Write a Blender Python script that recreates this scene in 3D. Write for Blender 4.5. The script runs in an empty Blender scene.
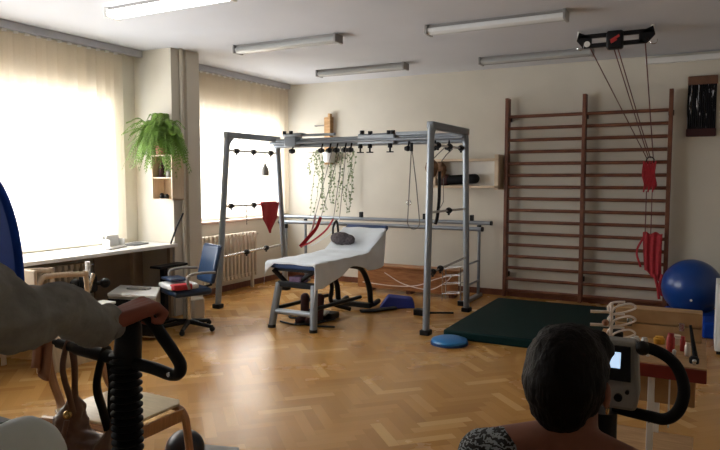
import bpy, bmesh, math, random
from mathutils import Vector, Matrix
random.seed(7)
PI = math.pi
sc = bpy.context.scene
C = sc.collection
V = Vector

# ---------------------------------------------------------------- materials
def mat(name, col, rough=.5, metal=0., noise=.0, scale=8., bump=0., spec=.5, coat=0., sub=0.):
    m = bpy.data.materials.new(name); m.use_nodes = True
    nt = m.node_tree; b = nt.nodes['Principled BSDF']
    b.inputs['Base Color'].default_value = (*col, 1)
    b.inputs['Roughness'].default_value = rough
    b.inputs['Metallic'].default_value = metal
    b.inputs['Specular IOR Level'].default_value = spec
    b.inputs['Coat Weight'].default_value = coat
    if noise > 0 or bump > 0:
        tc = nt.nodes.new('ShaderNodeTexCoord')
        n = nt.nodes.new('ShaderNodeTexNoise'); n.inputs['Scale'].default_value = scale; n.inputs['Detail'].default_value = 5
        nt.links.new(tc.outputs['Object'], n.inputs['Vector'])
        if noise > 0:
            r = nt.nodes.new('ShaderNodeValToRGB')
            r.color_ramp.elements[0].position = .3; r.color_ramp.elements[1].position = .7
            r.color_ramp.elements[0].color = (*[c * (1 - noise) for c in col], 1)
            r.color_ramp.elements[1].color = (*[min(1, c * (1 + noise)) for c in col], 1)
            nt.links.new(n.outputs['Fac'], r.inputs['Fac']); nt.links.new(r.outputs['Color'], b.inputs['Base Color'])
        if bump > 0:
            bp = nt.nodes.new('ShaderNodeBump'); bp.inputs['Strength'].default_value = bump; bp.inputs['Distance'].default_value = .01
            nt.links.new(n.outputs['Fac'], bp.inputs['Height']); nt.links.new(bp.outputs['Normal'], b.inputs['Normal'])
    return m

def wood(name, c1, c2, rough=.45, sc_=(3, 30, 3)):
    m = mat(name, c1, rough); nt = m.node_tree; b = nt.nodes['Principled BSDF']
    tc = nt.nodes.new('ShaderNodeTexCoord'); mp = nt.nodes.new('ShaderNodeMapping'); mp.inputs['Scale'].default_value = sc_
    n = nt.nodes.new('ShaderNodeTexNoise'); n.inputs['Scale'].default_value = 2.5; n.inputs['Detail'].default_value = 6
    r = nt.nodes.new('ShaderNodeValToRGB'); r.color_ramp.elements[0].position = .35; r.color_ramp.elements[1].position = .68
    r.color_ramp.elements[0].color = (*c1, 1); r.color_ramp.elements[1].color = (*c2, 1)
    nt.links.new(tc.outputs['Object'], mp.inputs['Vector']); nt.links.new(mp.outputs['Vector'], n.inputs['Vector'])
    nt.links.new(n.outputs['Fac'], r.inputs['Fac']); nt.links.new(r.outputs['Color'], b.inputs['Base Color'])
    return m

M = {}
M['wall'] = mat('wall_paint', (.66, .62, .53), .85, noise=.03, scale=3, bump=.05)
M['column'] = mat('column_paint', (.66, .62, .53), .8, noise=.03, scale=3)
M['ceiling'] = mat('ceiling_paint', (.60, .61, .645), .9, noise=.02, scale=2)
M['white'] = mat('white_enamel', (.78, .77, .74), .4, noise=.03, scale=6)
M['radiator'] = mat('radiator_enamel', (.66, .58, .46), .45, noise=.06, scale=9)
M['counter'] = mat('counter_laminate', (.85, .84, .80), .3, noise=.02)
M['panel'] = mat('counter_panel', (.34, .26, .18), .6, noise=.1, scale=5)
M['sill'] = mat('sill_stone', (.50, .36, .29), .6, noise=.12, scale=14)
M['steel'] = mat('grey_painted_steel', (.27, .30, .335), .35, .4, noise=.05, scale=12)
M['chrome'] = mat('chrome', (.6, .6, .6), .2, .9, noise=.03)
M['alu'] = mat('aluminium_rail', (.42, .42, .45), .4, .5, noise=.03)
M['black'] = mat('black_plastic', (.008, .008, .009), .48, spec=.25, noise=.2, scale=20)
M['rubber'] = mat('black_rubber', (.006, .006, .007), .65, spec=.2, noise=.2, scale=20)
M['bluevinyl'] = mat('blue_vinyl', (.004, .040, .29), .75, spec=.15, noise=.08, scale=10, bump=.05)
M['pad'] = mat('navy_pad', (.01, .045, .16), .5, noise=.1, scale=10)
M['chairblue'] = mat('petrol_vinyl', (.012, .035, .085), .34, noise=.1, scale=8)
M['sheet'] = mat('white_sheet', (.74, .80, .86), .8, noise=.04, scale=6, bump=.3)
M['red'] = mat('red_webbing', (.42, .02, .03), .75, noise=.15, scale=40)
M['redwood'] = wood('red_brown_wood', (.13, .04, .02), (.21, .075, .035), .5)
M['oak'] = wood('oak_board', (.40, .22, .08), (.56, .34, .15), .45, (3, 3, 22))
M['plywood'] = wood('birch_plywood', (.46, .27, .12), (.60, .38, .19), .5)
M['bentwood'] = wood('bent_plywood', (.40, .19, .08), (.52, .27, .12), .35)
M['palewood'] = wood('pale_wood', (.62, .48, .33), (.72, .58, .42), .4)
M['seatwood'] = wood('pale_seat_wood', (.62, .50, .33), (.74, .60, .42), .3)
M['bench_wood'] = wood('bench_wood', (.30, .12, .04), (.46, .21, .08), .45, (3, 3, 22))
M['mat'] = mat('green_mat_vinyl', (.002, .018, .017), .6, spec=.12, noise=.1, scale=4, bump=.1)
M['ball'] = mat('blue_ball_rubber', (.008, .05, .24), .28, noise=.04, scale=4)
M['disc'] = mat('blue_disc_rubber', (.015, .16, .42), .4, noise=.05)
M['darkball'] = mat('black_ball_rubber', (.018, .017, .024), .35, noise=.1)
M['tubeglass'] = mat('light_diffuser', (.42, .43, .42), .22, noise=.02)
M['glareglass'] = mat('glare_diffuser', (.84, .87, .88), .18, noise=.02)  # lighter diffuser copy: reflected window light put into the cover colour
M['fixture'] = mat('fixture_metal', (.30, .29, .28), .5, noise=.03)
M['greytop'] = mat('sweatshirt_grey', (.27, .27, .26), .95, noise=.12, scale=30, bump=.4)
M['trouser'] = mat('pale_trousers', (.80, .86, .86), .9, noise=.05, scale=10, bump=.2)
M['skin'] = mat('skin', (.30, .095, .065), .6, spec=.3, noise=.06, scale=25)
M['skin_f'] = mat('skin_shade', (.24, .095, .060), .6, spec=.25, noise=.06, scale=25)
M['navy'] = mat('navy_trousers', (.02, .025, .05), .85, noise=.1)
M['bag'] = mat('brown_leather', (.15, .068, .038), .42, noise=.25, scale=9, bump=.3)
M['gold'] = mat('gold', (.7, .45, .15), .25, .9)
M['leaf'] = mat('fern_leaf', (.17, .30, .05), .6, noise=.35, scale=12)
M['ivy'] = mat('ivy_leaf', (.15, .19, .09), .6, noise=.3, scale=12)
M['pot'] = mat('terracotta', (.35, .16, .09), .7, noise=.1)
M['brown'] = mat('brown_fabric', (.20, .11, .06), .9, noise=.3, scale=30)
M['maroon'] = mat('maroon_fabric', (.05, .012, .012), .8, noise=.2)
M['purple'] = mat('purple_cloth', (.16, .10, .17), .9, noise=.3, scale=30)
M['paper'] = mat('paper', (.75, .75, .74), .7, noise=.02)
M['console'] = mat('console_grey', (.17, .175, .18), .5, noise=.05)
M['redpaint'] = mat('red_table_edge', (.20, .02, .012), .5, noise=.1)
M['green'] = mat('green_plastic', (.02, .22, .05), .5, noise=.1)
M['yellow'] = mat('yellow_plastic', (.75, .42, .05), .5, noise=.1)
M['redplastic'] = mat('red_plastic', (.45, .03, .03), .5, noise=.1)
M['wire'] = mat('white_wire', (.85, .74, .66), .5, noise=.02)
M['rope'] = mat('dark_rope', (.14, .045, .04), .8, noise=.1)
M['cord'] = mat('grey_cord', (.16, .15, .14), .8, noise=.1)
M['bluep'] = mat('deep_blue_cloth', (.01, .02, .20), .8, noise=.15)
M['grey'] = mat('grey_plastic', (.30, .29, .27), .6, noise=.08)
M['beigebox'] = mat('beige_cabinet', (.50, .45, .37), .6, noise=.04)
M['boxtop'] = mat('cabinet_top', (.72, .72, .70), .4, noise=.04)
M['darkgrey'] = mat('charcoal_fabric', (.09, .075, .08), .9, noise=.5, scale=40)

def emis(name, col, s):
    m = mat(name, col); b = m.node_tree.nodes['Principled BSDF']
    b.inputs['Emission Color'].default_value = (*col, 1); b.inputs['Emission Strength'].default_value = s
    return m
M['lamp'] = emis('lit_tube', (1, .98, .94), 5.)
M['screen'] = emis('lit_screen', (.55, .75, 1), .9)

# translucent blind fabric: part of the daylight goes straight through its open weave
def blind_mat():
    m = bpy.data.materials.new('blind_fabric'); m.use_nodes = True; nt = m.node_tree; nt.nodes.clear()
    o = nt.nodes.new('ShaderNodeOutputMaterial')
    tr = nt.nodes.new('ShaderNodeBsdfTransparent'); tr.inputs['Color'].default_value = (1, .97, .92, 1)
    tl = nt.nodes.new('ShaderNodeBsdfTranslucent'); tl.inputs['Color'].default_value = (.92, .83, .68, 1)
    df = nt.nodes.new('ShaderNodeBsdfDiffuse'); 
    tc = nt.nodes.new('ShaderNodeTexCoord'); n = nt.nodes.new('ShaderNodeTexNoise'); n.inputs['Scale'].default_value = 60
    r = nt.nodes.new('ShaderNodeValToRGB'); r.color_ramp.elements[0].color = (.70, .61, .49, 1); r.color_ramp.elements[1].color = (.80, .71, .58, 1)
    nt.links.new(tc.outputs['Object'], n.inputs['Vector']); nt.links.new(n.outputs['Fac'], r.inputs['Fac']); nt.links.new(r.outputs['Color'], df.inputs['Color'])
    a = nt.nodes.new('ShaderNodeMixShader'); a.inputs[0].default_value = .45
    b = nt.nodes.new('ShaderNodeMixShader'); b.inputs[0].default_value = .30
    nt.links.new(df.outputs[0], a.inputs[1]); nt.links.new(tl.outputs[0], a.inputs[2])
    nt.links.new(a.outputs[0], b.inputs[1]); nt.links.new(tr.outputs[0], b.inputs[2]); nt.links.new(b.outputs[0], o.inputs[0])
    return m
M['blind'] = blind_mat()
def glass_mat():
    m = bpy.data.materials.new('window_glass'); m.use_nodes = True; nt = m.node_tree; nt.nodes.clear()
    o = nt.nodes.new('ShaderNodeOutputMaterial'); tr = nt.nodes.new('ShaderNodeBsdfTransparent'); gl = nt.nodes.new('ShaderNodeBsdfGlossy')
    gl.inputs['Roughness'].default_value = .05; mx = nt.nodes.new('ShaderNodeMixShader'); mx.inputs[0].default_value = .06
    nt.links.new(tr.outputs[0], mx.inputs[1]); nt.links.new(gl.outputs[0], mx.inputs[2]); nt.links.new(mx.outputs[0], o.inputs[0])
    return m
M['glass'] = glass_mat()
def parquet_mat():
    m = mat('oak_parquet', (.4, .2, .08), .24, spec=.38); nt = m.node_tree; b = nt.nodes['Principled BSDF']
    at = nt.nodes.new('ShaderNodeAttribute'); at.attribute_name = 'plank'
    r = nt.nodes.new('ShaderNodeValToRGB'); e = r.color_ramp.elements
    e[0].color = (.42, .185, .040, 1); e[1].color = (.70, .40, .13, 1); e.new(.35).color = (.50, .235, .055, 1); e.new(.8).color = (.56, .27, .068, 1)
    tc = nt.nodes.new('ShaderNodeTexCoord'); n = nt.nodes.new('ShaderNodeTexNoise'); n.inputs['Scale'].default_value = 1.2; n.inputs['Detail'].default_value = 6
    mx = nt.nodes.new('ShaderNodeMix'); mx.data_type = 'RGBA'; mx.blend_type = 'MULTIPLY'; mx.inputs['Factor'].default_value = .3
    nt.links.new(at.outputs['Fac'], r.inputs['Fac']); nt.links.new(tc.outputs['Object'], n.inputs['Vector'])
    nt.links.new(r.outputs['Color'], mx.inputs[6]); nt.links.new(n.outputs['Fac'], mx.inputs[7]); 
    g = nt.nodes.new('ShaderNodeGamma'); g.inputs['Gamma'].default_value = .9
    nt.links.new(mx.outputs[2], g.inputs['Color']); nt.links.new(g.outputs[0], b.inputs['Base Color'])
    rr = nt.nodes.new('ShaderNodeMapRange'); rr.inputs['To Min'].default_value = .16; rr.inputs['To Max'].default_value = .36
    nt.links.new(n.outputs['Fac'], rr.inputs['Value']); nt.links.new(rr.outputs[0], b.inputs['Roughness'])
    return m
M['parquet'] = parquet_mat()
def blouse_mat():
    m = mat('patterned_blouse', (.02, .02, .02), .85); nt = m.node_tree; b = nt.nodes['Principled BSDF']
    tc = nt.nodes.new('ShaderNodeTexCoord'); w = nt.nodes.new('ShaderNodeTexWave'); w.wave_type = 'RINGS'
    w.inputs['Scale'].default_value = 26; w.inputs['Distortion'].default_value = 9; w.inputs['Detail'].default_value = 2; w.inputs['Detail Scale'].default_value = 3
    r = nt.nodes.new('ShaderNodeValToRGB'); r.color_ramp.interpolation = 'LINEAR'
    r.color_ramp.elements[0].position = .66; r.color_ramp.elements[0].color = (.008, .008, .01, 1)
    r.color_ramp.elements[1].position = .78; r.color_ramp.elements[1].color = (.26, .29, .31, 1)
    nt.links.new(tc.outputs['Object'], w.inputs['Vector']); nt.links.new(w.outputs['Color'], r.inputs['Fac']); nt.links.new(r.outputs['Color'], b.inputs['Base Color'])
    return m
M['blouse'] = blouse_mat()
def hair_mat():
    m = mat('dark_hair', (.008, .006, .006), .6, spec=.13); nt = m.node_tree; b = nt.nodes['Principled BSDF']
    tc = nt.nodes.new('ShaderNodeTexCoord'); mp = nt.nodes.new('ShaderNodeMapping'); mp.inputs['Scale'].default_value = (90, 90, 8)
    n = nt.nodes.new('ShaderNodeTexNoise'); n.inputs['Scale'].default_value = 1.5; n.inputs['Detail'].default_value = 4
    bp = nt.nodes.new('ShaderNodeBump'); bp.inputs['Strength'].default_value = .7; bp.inputs['Distance'].default_value = .006
    r = nt.nodes.new('ShaderNodeValToRGB'); r.color_ramp.elements[0].color = (.003, .0025, .0025, 1); r.color_ramp.elements[1].color = (.010, .006, .005, 1)
    nt.links.new(tc.outputs['Object'], mp.inputs['Vector']); nt.links.new(mp.outputs[0], n.inputs['Vector'])
    nt.links.new(n.outputs['Fac'], bp.inputs['Height']); nt.links.new(bp.outputs[0], b.inputs['Normal'])
    nt.links.new(n.outputs['Fac'], r.inputs['Fac']); nt.links.new(r.outputs[0], b.inputs['Base Color'])
    return m
M['hair'] = hair_mat()
def glint_mat():
    m = mat('glinting_strands', (.02, .01, .008), .5, spec=.1); nt = m.node_tree; b = nt.nodes['Principled BSDF']
    tc = nt.nodes.new('ShaderNodeTexCoord'); mp = nt.nodes.new('ShaderNodeMapping'); mp.inputs['Scale'].default_value = (38, 38, 7)
    n = nt.nodes.new('ShaderNodeTexNoise'); n.inputs['Scale'].default_value = 1; n.inputs['Detail'].default_value = 3
    r = nt.nodes.new('ShaderNodeValToRGB'); r.color_ramp.elements[0].position = .62; r.color_ramp.elements[0].color = (.006, .005, .006, 1)
    r.color_ramp.elements[1].position = .66; r.color_ramp.elements[1].color = (.75, .75, .80, 1)  # near-white streaks are shine painted into the dark strand colour
    nt.links.new(tc.outputs['Object'], mp.inputs['Vector']); nt.links.new(mp.outputs[0], n.inputs['Vector'])
    nt.links.new(n.outputs['Fac'], r.inputs['Fac']); nt.links.new(r.outputs[0], b.inputs['Base Color'])
    return m
M['strands'] = glint_mat()

# ---------------------------------------------------------------- mesh helpers
class MB:
    def __init__(s): s.bm = bmesh.new()
    def box(s, c, d, rot=None):
        mx = Matrix.Translation(c) @ (rot.to_4x4() if rot else Matrix()) @ Matrix.Diagonal((*d, 1))
        bmesh.ops.create_cube(s.bm, size=1, matrix=mx); return s
    def b2(s, a, b):
        a, b = V(a), V(b); return s.box((a + b) / 2, b - a)
    def cyl(s, p0, p1, r0, r1=None, seg=16):
        p0, p1 = V(p0), V(p1); r1 = r0 if r1 is None else r1; d = p1 - p0
        q = d.to_track_quat('Z', 'Y').to_matrix().to_4x4()
        bmesh.ops.create_cone(s.bm, cap_ends=True, segments=seg, radius1=r0, radius2=r1, depth=d.length, matrix=Matrix.Translation((p0 + p1) / 2) @ q); return s
    def sph(s, c, r, sc_=(1, 1, 1), rot=None, u=20, v=14):
        mx = Matrix.Translation(c) @ (rot.to_4x4() if rot else Matrix()) @ Matrix.Diagonal((*[r * k for k in sc_], 1))
        nv = s.bm.verts.new; top, bot = nv(mx @ V((0, 0, 1))), nv(mx @ V((0, 0, -1)))
        rg = [[nv(mx @ V((math.sin(PI * j / v) * math.cos(2 * PI * i / u), math.sin(PI * j / v) * math.sin(2 * PI * i / u), math.cos(PI * j / v)))) for i in range(u)] for j in range(1, v)]
        for i in range(u):
            k = (i + 1) % u; s.bm.faces.new((top, rg[0][i], rg[0][k])); s.bm.faces.new((bot, rg[-1][k], rg[-1][i]))
            for A, B in zip(rg, rg[1:]): s.bm.faces.new((A[i], B[i], B[k], A[k]))
        return s
    def cap(s, p0, p1, r0, r1=None):          # tapered limb segment with round ends
        r1 = r0 if r1 is None else r1
        s.cyl(p0, p1, r0, r1, 18); s.sph(p0, r0); s.sph(p1, r1); return s
    def tube(s, pts, r, seg=10, close=False, flat=None):
        pts = [V(p) for p in pts]; n = len(pts); rr = r if isinstance(r, (list, tuple)) else [r] * n
        rings = []; up = None
        for i, p in enumerate(pts):
            if close: t = pts[(i + 1) % n] - pts[i - 1]
            else: t = pts[min(i + 1, n - 1)] - pts[max(i - 1, 0)]
            t.normalize()
            if up is None: up = V((0, 0, 1)) if abs(t.z) < .9 else V((1, 0, 0))
            a = t.cross(up)
            if a.length < 1e-4: a = t.orthogonal()
            a.normalize(); b = a.cross(t).normalized(); up = b
            fx, fy = flat or (1, 1)
            rings.append([s.bm.verts.new(p + a * math.cos(2 * PI * k / seg) * rr[i] * fx + b * math.sin(2 * PI * k / seg) * rr[i] * fy) for k in range(seg)])
        for i in range(n if close else n - 1):
            A, B = rings[i], rings[(i + 1) % n]
            for k in range(seg): s.bm.faces.new((A[k], A[(k + 1) % seg], B[(k + 1) % seg], B[k]))
        if not close:
            s.bm.faces.new(rings[0][::-1]); s.bm.faces.new(rings[-1])
        return s
    def lathe(s, c, prof, seg=24, rot=None):
        c = V(c); rings = []
        for r, z in prof:
            ring = []
            for k in range(seg):
                p = V((r * math.cos(2 * PI * k / seg), r * math.sin(2 * PI * k / seg), z))
                if rot: p = rot @ p
                ring.append(s.bm.verts.new(c + p))
            rings.append(ring)
        for A, B in zip(rings, rings[1:]):
            for k in range(seg): s.bm.faces.new((A[k], A[(k + 1) % seg], B[(k + 1) % seg], B[k]))
        s.bm.faces.new(rings[0][::-1]); s.bm.faces.new(rings[-1]); return s
    def prism(s, pts, ext):                    # polygon (3-D points) extruded by a vector
        a = [s.bm.verts.new(V(p)) for p in pts]; b = [s.bm.verts.new(V(p) + V(ext)) for p in pts]; n = len(a)
        s.bm.faces.new(a[::-1]); s.bm.faces.new(b)
        for k in range(n): s.bm.faces.new((a[k], a[(k + 1) % n], b[(k + 1) % n], b[k]))
        return s
    def grid(s, f, nu, nv):
        g = [[s.bm.verts.new(f(i / nu, j / nv)) for j in range(nv + 1)] for i in range(nu + 1)]
        for i in range(nu):
            for j in range(nv): s.bm.faces.new((g[i][j], g[i + 1][j], g[i + 1][j + 1], g[i][j + 1]))
        return s
    def quad(s, *p): s.bm.faces.new([s.bm.verts.new(V(q)) for q in p]); return s
    def build(s, name, m, parent=None, bevel=0, smooth=True, remesh=0, solid=0, subsurf=0, it=6, ang=.7, disp=0, dscale=.1):
        bmesh.ops.recalc_face_normals(s.bm, faces=s.bm.faces)
        me = bpy.data.meshes.new(name); s.bm.to_mesh(me); s.bm.free()
        if isinstance(m, list):
            for q in m: me.materials.append(M[q])
        else: me.materials.append(M[m])
        o = bpy.data.objects.new(name, me); C.objects.link(o)
        if parent:
            o.parent = parent
            # geometry is given in world coordinates; keep it there
            mw = Matrix.Translation(-ORIGIN.get(parent.name, V((0, 0, 0))))
            me.transform(mw); ORIGIN[o.name] = ORIGIN.get(parent.name, V((0, 0, 0)))
        if remesh:
            r = o.modifiers.new('r', 'REMESH'); r.mode = 'VOXEL'; r.voxel_size = remesh; r.use_smooth_shade = True
            q = o.modifiers.new('s', 'SMOOTH'); q.iterations = it; q.factor = .5
        if disp:
            t = bpy.data.textures.new(name, 'CLOUDS'); t.noise_scale = dscale
            d = o.modifiers.new('d', 'DISPLACE'); d.texture = t; d.strength = disp; d.mid_level = .5
        if solid:
            q = o.modifiers.new('t', 'SOLIDIFY'); q.thickness = solid; q.offset = 0
        if bevel:
            q = o.modifiers.new('b', 'BEVEL'); q.width = bevel; q.segments = 2; q.limit_method = 'ANGLE'
        if subsurf:
            q = o.modifiers.new('u', 'SUBSURF'); q.levels = subsurf; q.render_levels = subsurf
        if smooth and not remesh:
            for p in me.polygons: p.use_smooth = True
            try:
                me.set_sharp_from_angle(angle=ang)
            except Exception: pass
        return o
ORIGIN = {}
def tag(o, label, cat, group=None, kind=None):
    o['label'] = label; o['category'] = cat
    if group: o['group'] = group
    if kind: o['kind'] = kind
    return o
def thing(name, loc, label, cat, group=None):
    o = bpy.data.objects.new(name, None); C.objects.link(o); o.location = loc; o.empty_display_size = .1
    ORIGIN[o.name] = V(loc); return tag(o, label, cat, group)
def struct(name, mb, m, **k):
    o = mb.build(name, m, **k); o['kind'] = 'structure'; return o
def arc(c, r, a0, a1, n, ax=(1, 0, 0), ay=(0, 0, 1), ry=None):
    c, ax, ay = V(c), V(ax), V(ay); ry = ry or r
    return [c + ax * r * math.cos(math.radians(a0 + (a1 - a0) * i / n)) + ay * ry * math.sin(math.radians(a0 + (a1 - a0) * i / n)) for i in range(n + 1)]
def smoothpath(pts, n=8):                       # Catmull-Rom
    P = [V(p) for p in pts]; P = [P[0] * 2 - P[1]] + P + [P[-1] * 2 - P[-2]]; out = []
    for i in range(1, len(P) - 2):
        for k in range(n):
            t = k / n; a, b, c, d = P[i - 1:i + 3]
            out.append(.5 * ((2 * b) + (c - a) * t + (2 * a - 5 * b + 4 * c - d) * t * t + (3 * b - a - 3 * c + d) * t ** 3))
    out.append(P[-2]); return out

# ---------------------------------------------------------------- room shell
XL, XR, YB, YF, HC = -5.72, 1.9, 8.3, -2.2, 2.97
# floor: herringbone blocks
def floor():
    bm = bmesh.new(); vals = []
    L, W, g = .36, .072, .0007
    ca, sa = math.cos(PI / 4), math.sin(PI / 4)
    def plank(x0, y0, x1, y1):
        pts = [(x0 + g, y0 + g), (x1 - g, y0 + g), (x1 - g, y1 - g), (x0 + g, y1 - g)]
        P = [(-2 + p[0] * ca - p[1] * sa, 3 + p[0] * sa + p[1] * ca) for p in pts]
        if all(p[0] < XL + .02 or p[0] > XR - .02 or p[1] < YF + .02 or p[1] > YB - .02 for p in P): return
        if min(p[0] for p in P) < XL - .1 or max(p[0] for p in P) > XR + .1 or min(p[1] for p in P) < YF - .1 or max(p[1] for p in P) > YB + .1: 
            P = [(min(max(p[0], XL - .1), XR + .1), min(max(p[1], YF - .1), YB + .1)) for p in P]
        bm.faces.new([bm.verts.new((x, y, 0)) for x, y in P]); vals.append(random.random())
    n = 5
    for a in range(-130, 131):
        for b in range(-14, 15):
            # herringbone lattice: steps (W, W) and (2nW... )
            ox, oy = a * W + b * L, a * W - b * L
            if abs(ox) > 9.5 or abs(oy) > 9.5: continue
            plank(ox, oy, ox + L, oy + W)
            plank(ox, oy + W, ox + W, oy + W + L)
    me = bpy.data.meshes.new('floor'); bm.to_mesh(me)
    at = me.attributes.new('plank', 'FLOAT', 'FACE')
    for i, v in enumerate(vals): at.data[i].value = v
    me.materials.append(M['parquet'])
    # dark joint bed just beneath, same mesh
    bm2 = bmesh.new(); bm2.from_mesh(me)
    lay = bm2.faces.layers.float['plank']
    ret = bmesh.ops.create_cube(bm2, size=1, matrix=Matrix.Translation(((XL + XR) / 2, (YF + YB) / 2, -.0508)) @ Matrix.Diagonal((XR - XL + .3, YB - YF + .3, .1, 1)))
    for f in {f for v in ret['verts'] for f in v.link_faces}: f[lay] = 0.
    bm2.to_mesh(me)
    o = bpy.data.objects.new('floor', me); C.objects.link(o); o['kind'] = 'structure'
floor()
struct('ceiling', MB().b2((XL - .3, YF - .2, HC), (XR + .2, YB + .2, HC + .15)), 'ceiling', smooth=False)
struct('wall_back', MB().b2((XL - .3, YB, 0), (XR + .2, YB + .2, HC)), 'wall', smooth=False)
struct('wall_right', MB().b2((XR, YF, 0), (XR + .2, YB, HC)), 'wall', smooth=False)
struct('wall_front', MB().b2((XL - .3, YF - .2, 0), (XR + .2, YF, HC)), 'wall', smooth=False)
WIN = [(1.3, 4.98, .86, 2.42), (5.98, 8.08, .96, 2.42)]
w = MB(); y = YF
for (a, b, z0, z1) in WIN:
    w.b2((XL - .3, y, 0), (XL, a, HC)); w.b2((XL - .3, a, 0), (XL, b, z0)); w.b2((XL - .3, a, z1), (XL, b, HC)); y = b
w.b2((XL - .3, y, 0), (XL, YB, HC)); struct('wall_left', w, 'wall', smooth=False)
for i, (a, b, z0, z1) in enumerate(WIN):
    f = MB(); x0, x1 = XL - .2, XL - .13; t = .06
    f.b2((x0, a, z0), (x1, b, z0 + t)); f.b2((x0, a, z1 - t), (x1, b, z1)); f.b2((x0, a, z0), (x1, a + t, z1)); f.b2((x0, b - t, z0), (x1, b, z1))
    n = 3 if i == 0 else 2
    for k in range(1, n): yy = a + (b - a) * k / n; f.b2((x0, yy - .04, z0), (x1, yy + .04, z1))
    f.b2((x0, a, z1 - .5), (x1, b, z1 - .45))
    wf = struct('window_%d' % (i + 1), f, 'white', bevel=.005)
    MB().b2((XL - .17, a + .03, z0 + .03), (XL - .165, b - .03, z1 - .03)).build('window_pane', 'glass', wf, smooth=False)
    MB().b2((XL - .13, a, z0 - .02), (XL + .02, b, z0 + .012)).build('window_sill', 'sill' if i else 'counter', wf, bevel=.004)
# structural column between the windows, and the riser pipe beside it
struct('wall_column', MB().b2((XL, 5.30, 0), (-5.16, 5.70, HC)), 'column', smooth=False)
struct('trim_1', MB().cyl((-5.135, 5.43, 0), (-5.135, 5.43, HC), .022), 'column')
struct('trim_2', MB().b2((-5.16, 5.50, 0), (-5.12, 5.70, HC)), 'column', smooth=False)
struct('baseboard_back', MB().b2((XL, YB - .015, 0), (XR, YB, .08)), 'redwood', bevel=.003)
struct('baseboard_left', MB().b2((XL, 5.72, 0), (XL + .015, YB - .02, .08)), 'redwood', bevel=.003)
struct('trim_3', MB().b2((-.62, YB - .09, 2.87), (XR, YB, 2.93)), 'white', bevel=.004)

# ---------------------------------------------------------------- ceiling lights
def light(x, y, label, lit=False, cover='tubeglass'):
    t = thing('ceiling_light', (x, y, HC), label, 'ceiling light', 'ceiling lights in rows')
    L = .625
    MB().b2((x - L, y - .05, HC - .035), (x + L, y + .05, HC)).build('housing', 'fixture', t, bevel=.004)
    d = MB()
    prof = [(-.065, -.03), (-.072, -.045), (-.066, -.068), (-.04, -.08), (.04, -.08), (.066, -.068), (.072, -.045), (.065, -.03)]
    d.prism([(x - L + .012, y + a, HC + b) for a, b in prof], (2 * L - .024, 0, 0))
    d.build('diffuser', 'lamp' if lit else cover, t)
    for s in (-1, 1):
        MB().b2((x + s * L - .014, y - .078, HC - .086), (x + s * L + .014, y + .08, HC - .0)).build('end_cap', 'white' if lit else 'fixture', t, bevel=.006)
    return t
light(-3.80, 3.88, 'lit fluorescent batten light glowing white nearest the window blinds and the camera', True)
light(-3.85, 5.60, 'unlit fluorescent batten light in front of the column, left of the middle pair')
light(-3.90, 7.36, 'unlit fluorescent batten light closest to the far left corner of the room')
light(-1.685, 5.72, 'fluorescent batten light with window reflection coloured into its cover, long one at top centre right', cover='glareglass')
light(-1.73, 7.50, 'dark unlit fluorescent batten light just above the wall bars, partly behind the pulley frame')

# ---------------------------------------------------------------- vertical blinds
def blind(y0, y1, zb, label, gap):
    t = thing('vertical_blind', (-5.6, (y0 + y1) / 2, HC), label, 'window blind', 'vertical fabric blinds')
    MB().b2((-5.63, y0, HC - .075), (-5.57, y1 + .0, HC - .0)).build('head_rail', 'alu', t, bevel=.004)
    b = MB(); n = int((y1 - gap - y0) / .112)
    c = MB()
    for k in range(n):
        y = y0 + .07 + k * (y1 - gap - y0 - .1) / (n - 1)
        a = math.radians((52 if k % 2 else 36) + random.uniform(-14, 14)); w2 = .0635
        dx, dy = math.sin(a) * w2, math.cos(a) * w2
        z1 = HC - .10; x = -5.6
        ns = 3
        for j in range(ns):
            u0, u1 = -1 + 2 * j / ns, -1 + 2 * (j + 1) / ns
            bul = lambda u: .010 * (1 - u * u)
            p = lambda u, z: (x + dx * u + bul(u), y + dy * u, z)
            b.quad(p(u0, z1), p(u1, z1), p(u1, zb), p(u0, zb))
        MB().box((x, y, HC - .088), (.012, .04, .025)).build('slat_hook', 'white', t, smooth=False)
    b.build('slat_curtain', 'blind', t, smooth=False)
blind(1.35, 5.29, .88, 'beige vertical blind over the larger window above the white counter', .32)
blind(5.75, 8.22, 1.02, 'beige vertical blind over the far window behind the steel frame', .1)

# ---------------------------------------------------------------- counter under window
t = thing('window_counter', (-5.42, 3.5, 0), 'long white counter running under the big window up to the column', 'counter')
MB().b2((-5.72, .8, .79), (-5.10, 5.29, .825)).build('worktop', 'counter', t, bevel=.004)
for yy, xx in ((2.6, -5.22), (4.90, -5.40), (5.26, -5.22)):
    MB().b2((xx, yy - .02, 0), (xx + .05, yy + .02, .79)).build('leg', 'panel', t, bevel=.003)
MB().b2((-5.66, 4.62, .0), (-5.64, 5.28, .78)).build('back_panel', 'panel', t)
MB().b2((-5.62, .9, .70), (-5.60, 5.25, .78)).build('rail', 'panel', t)

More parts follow.
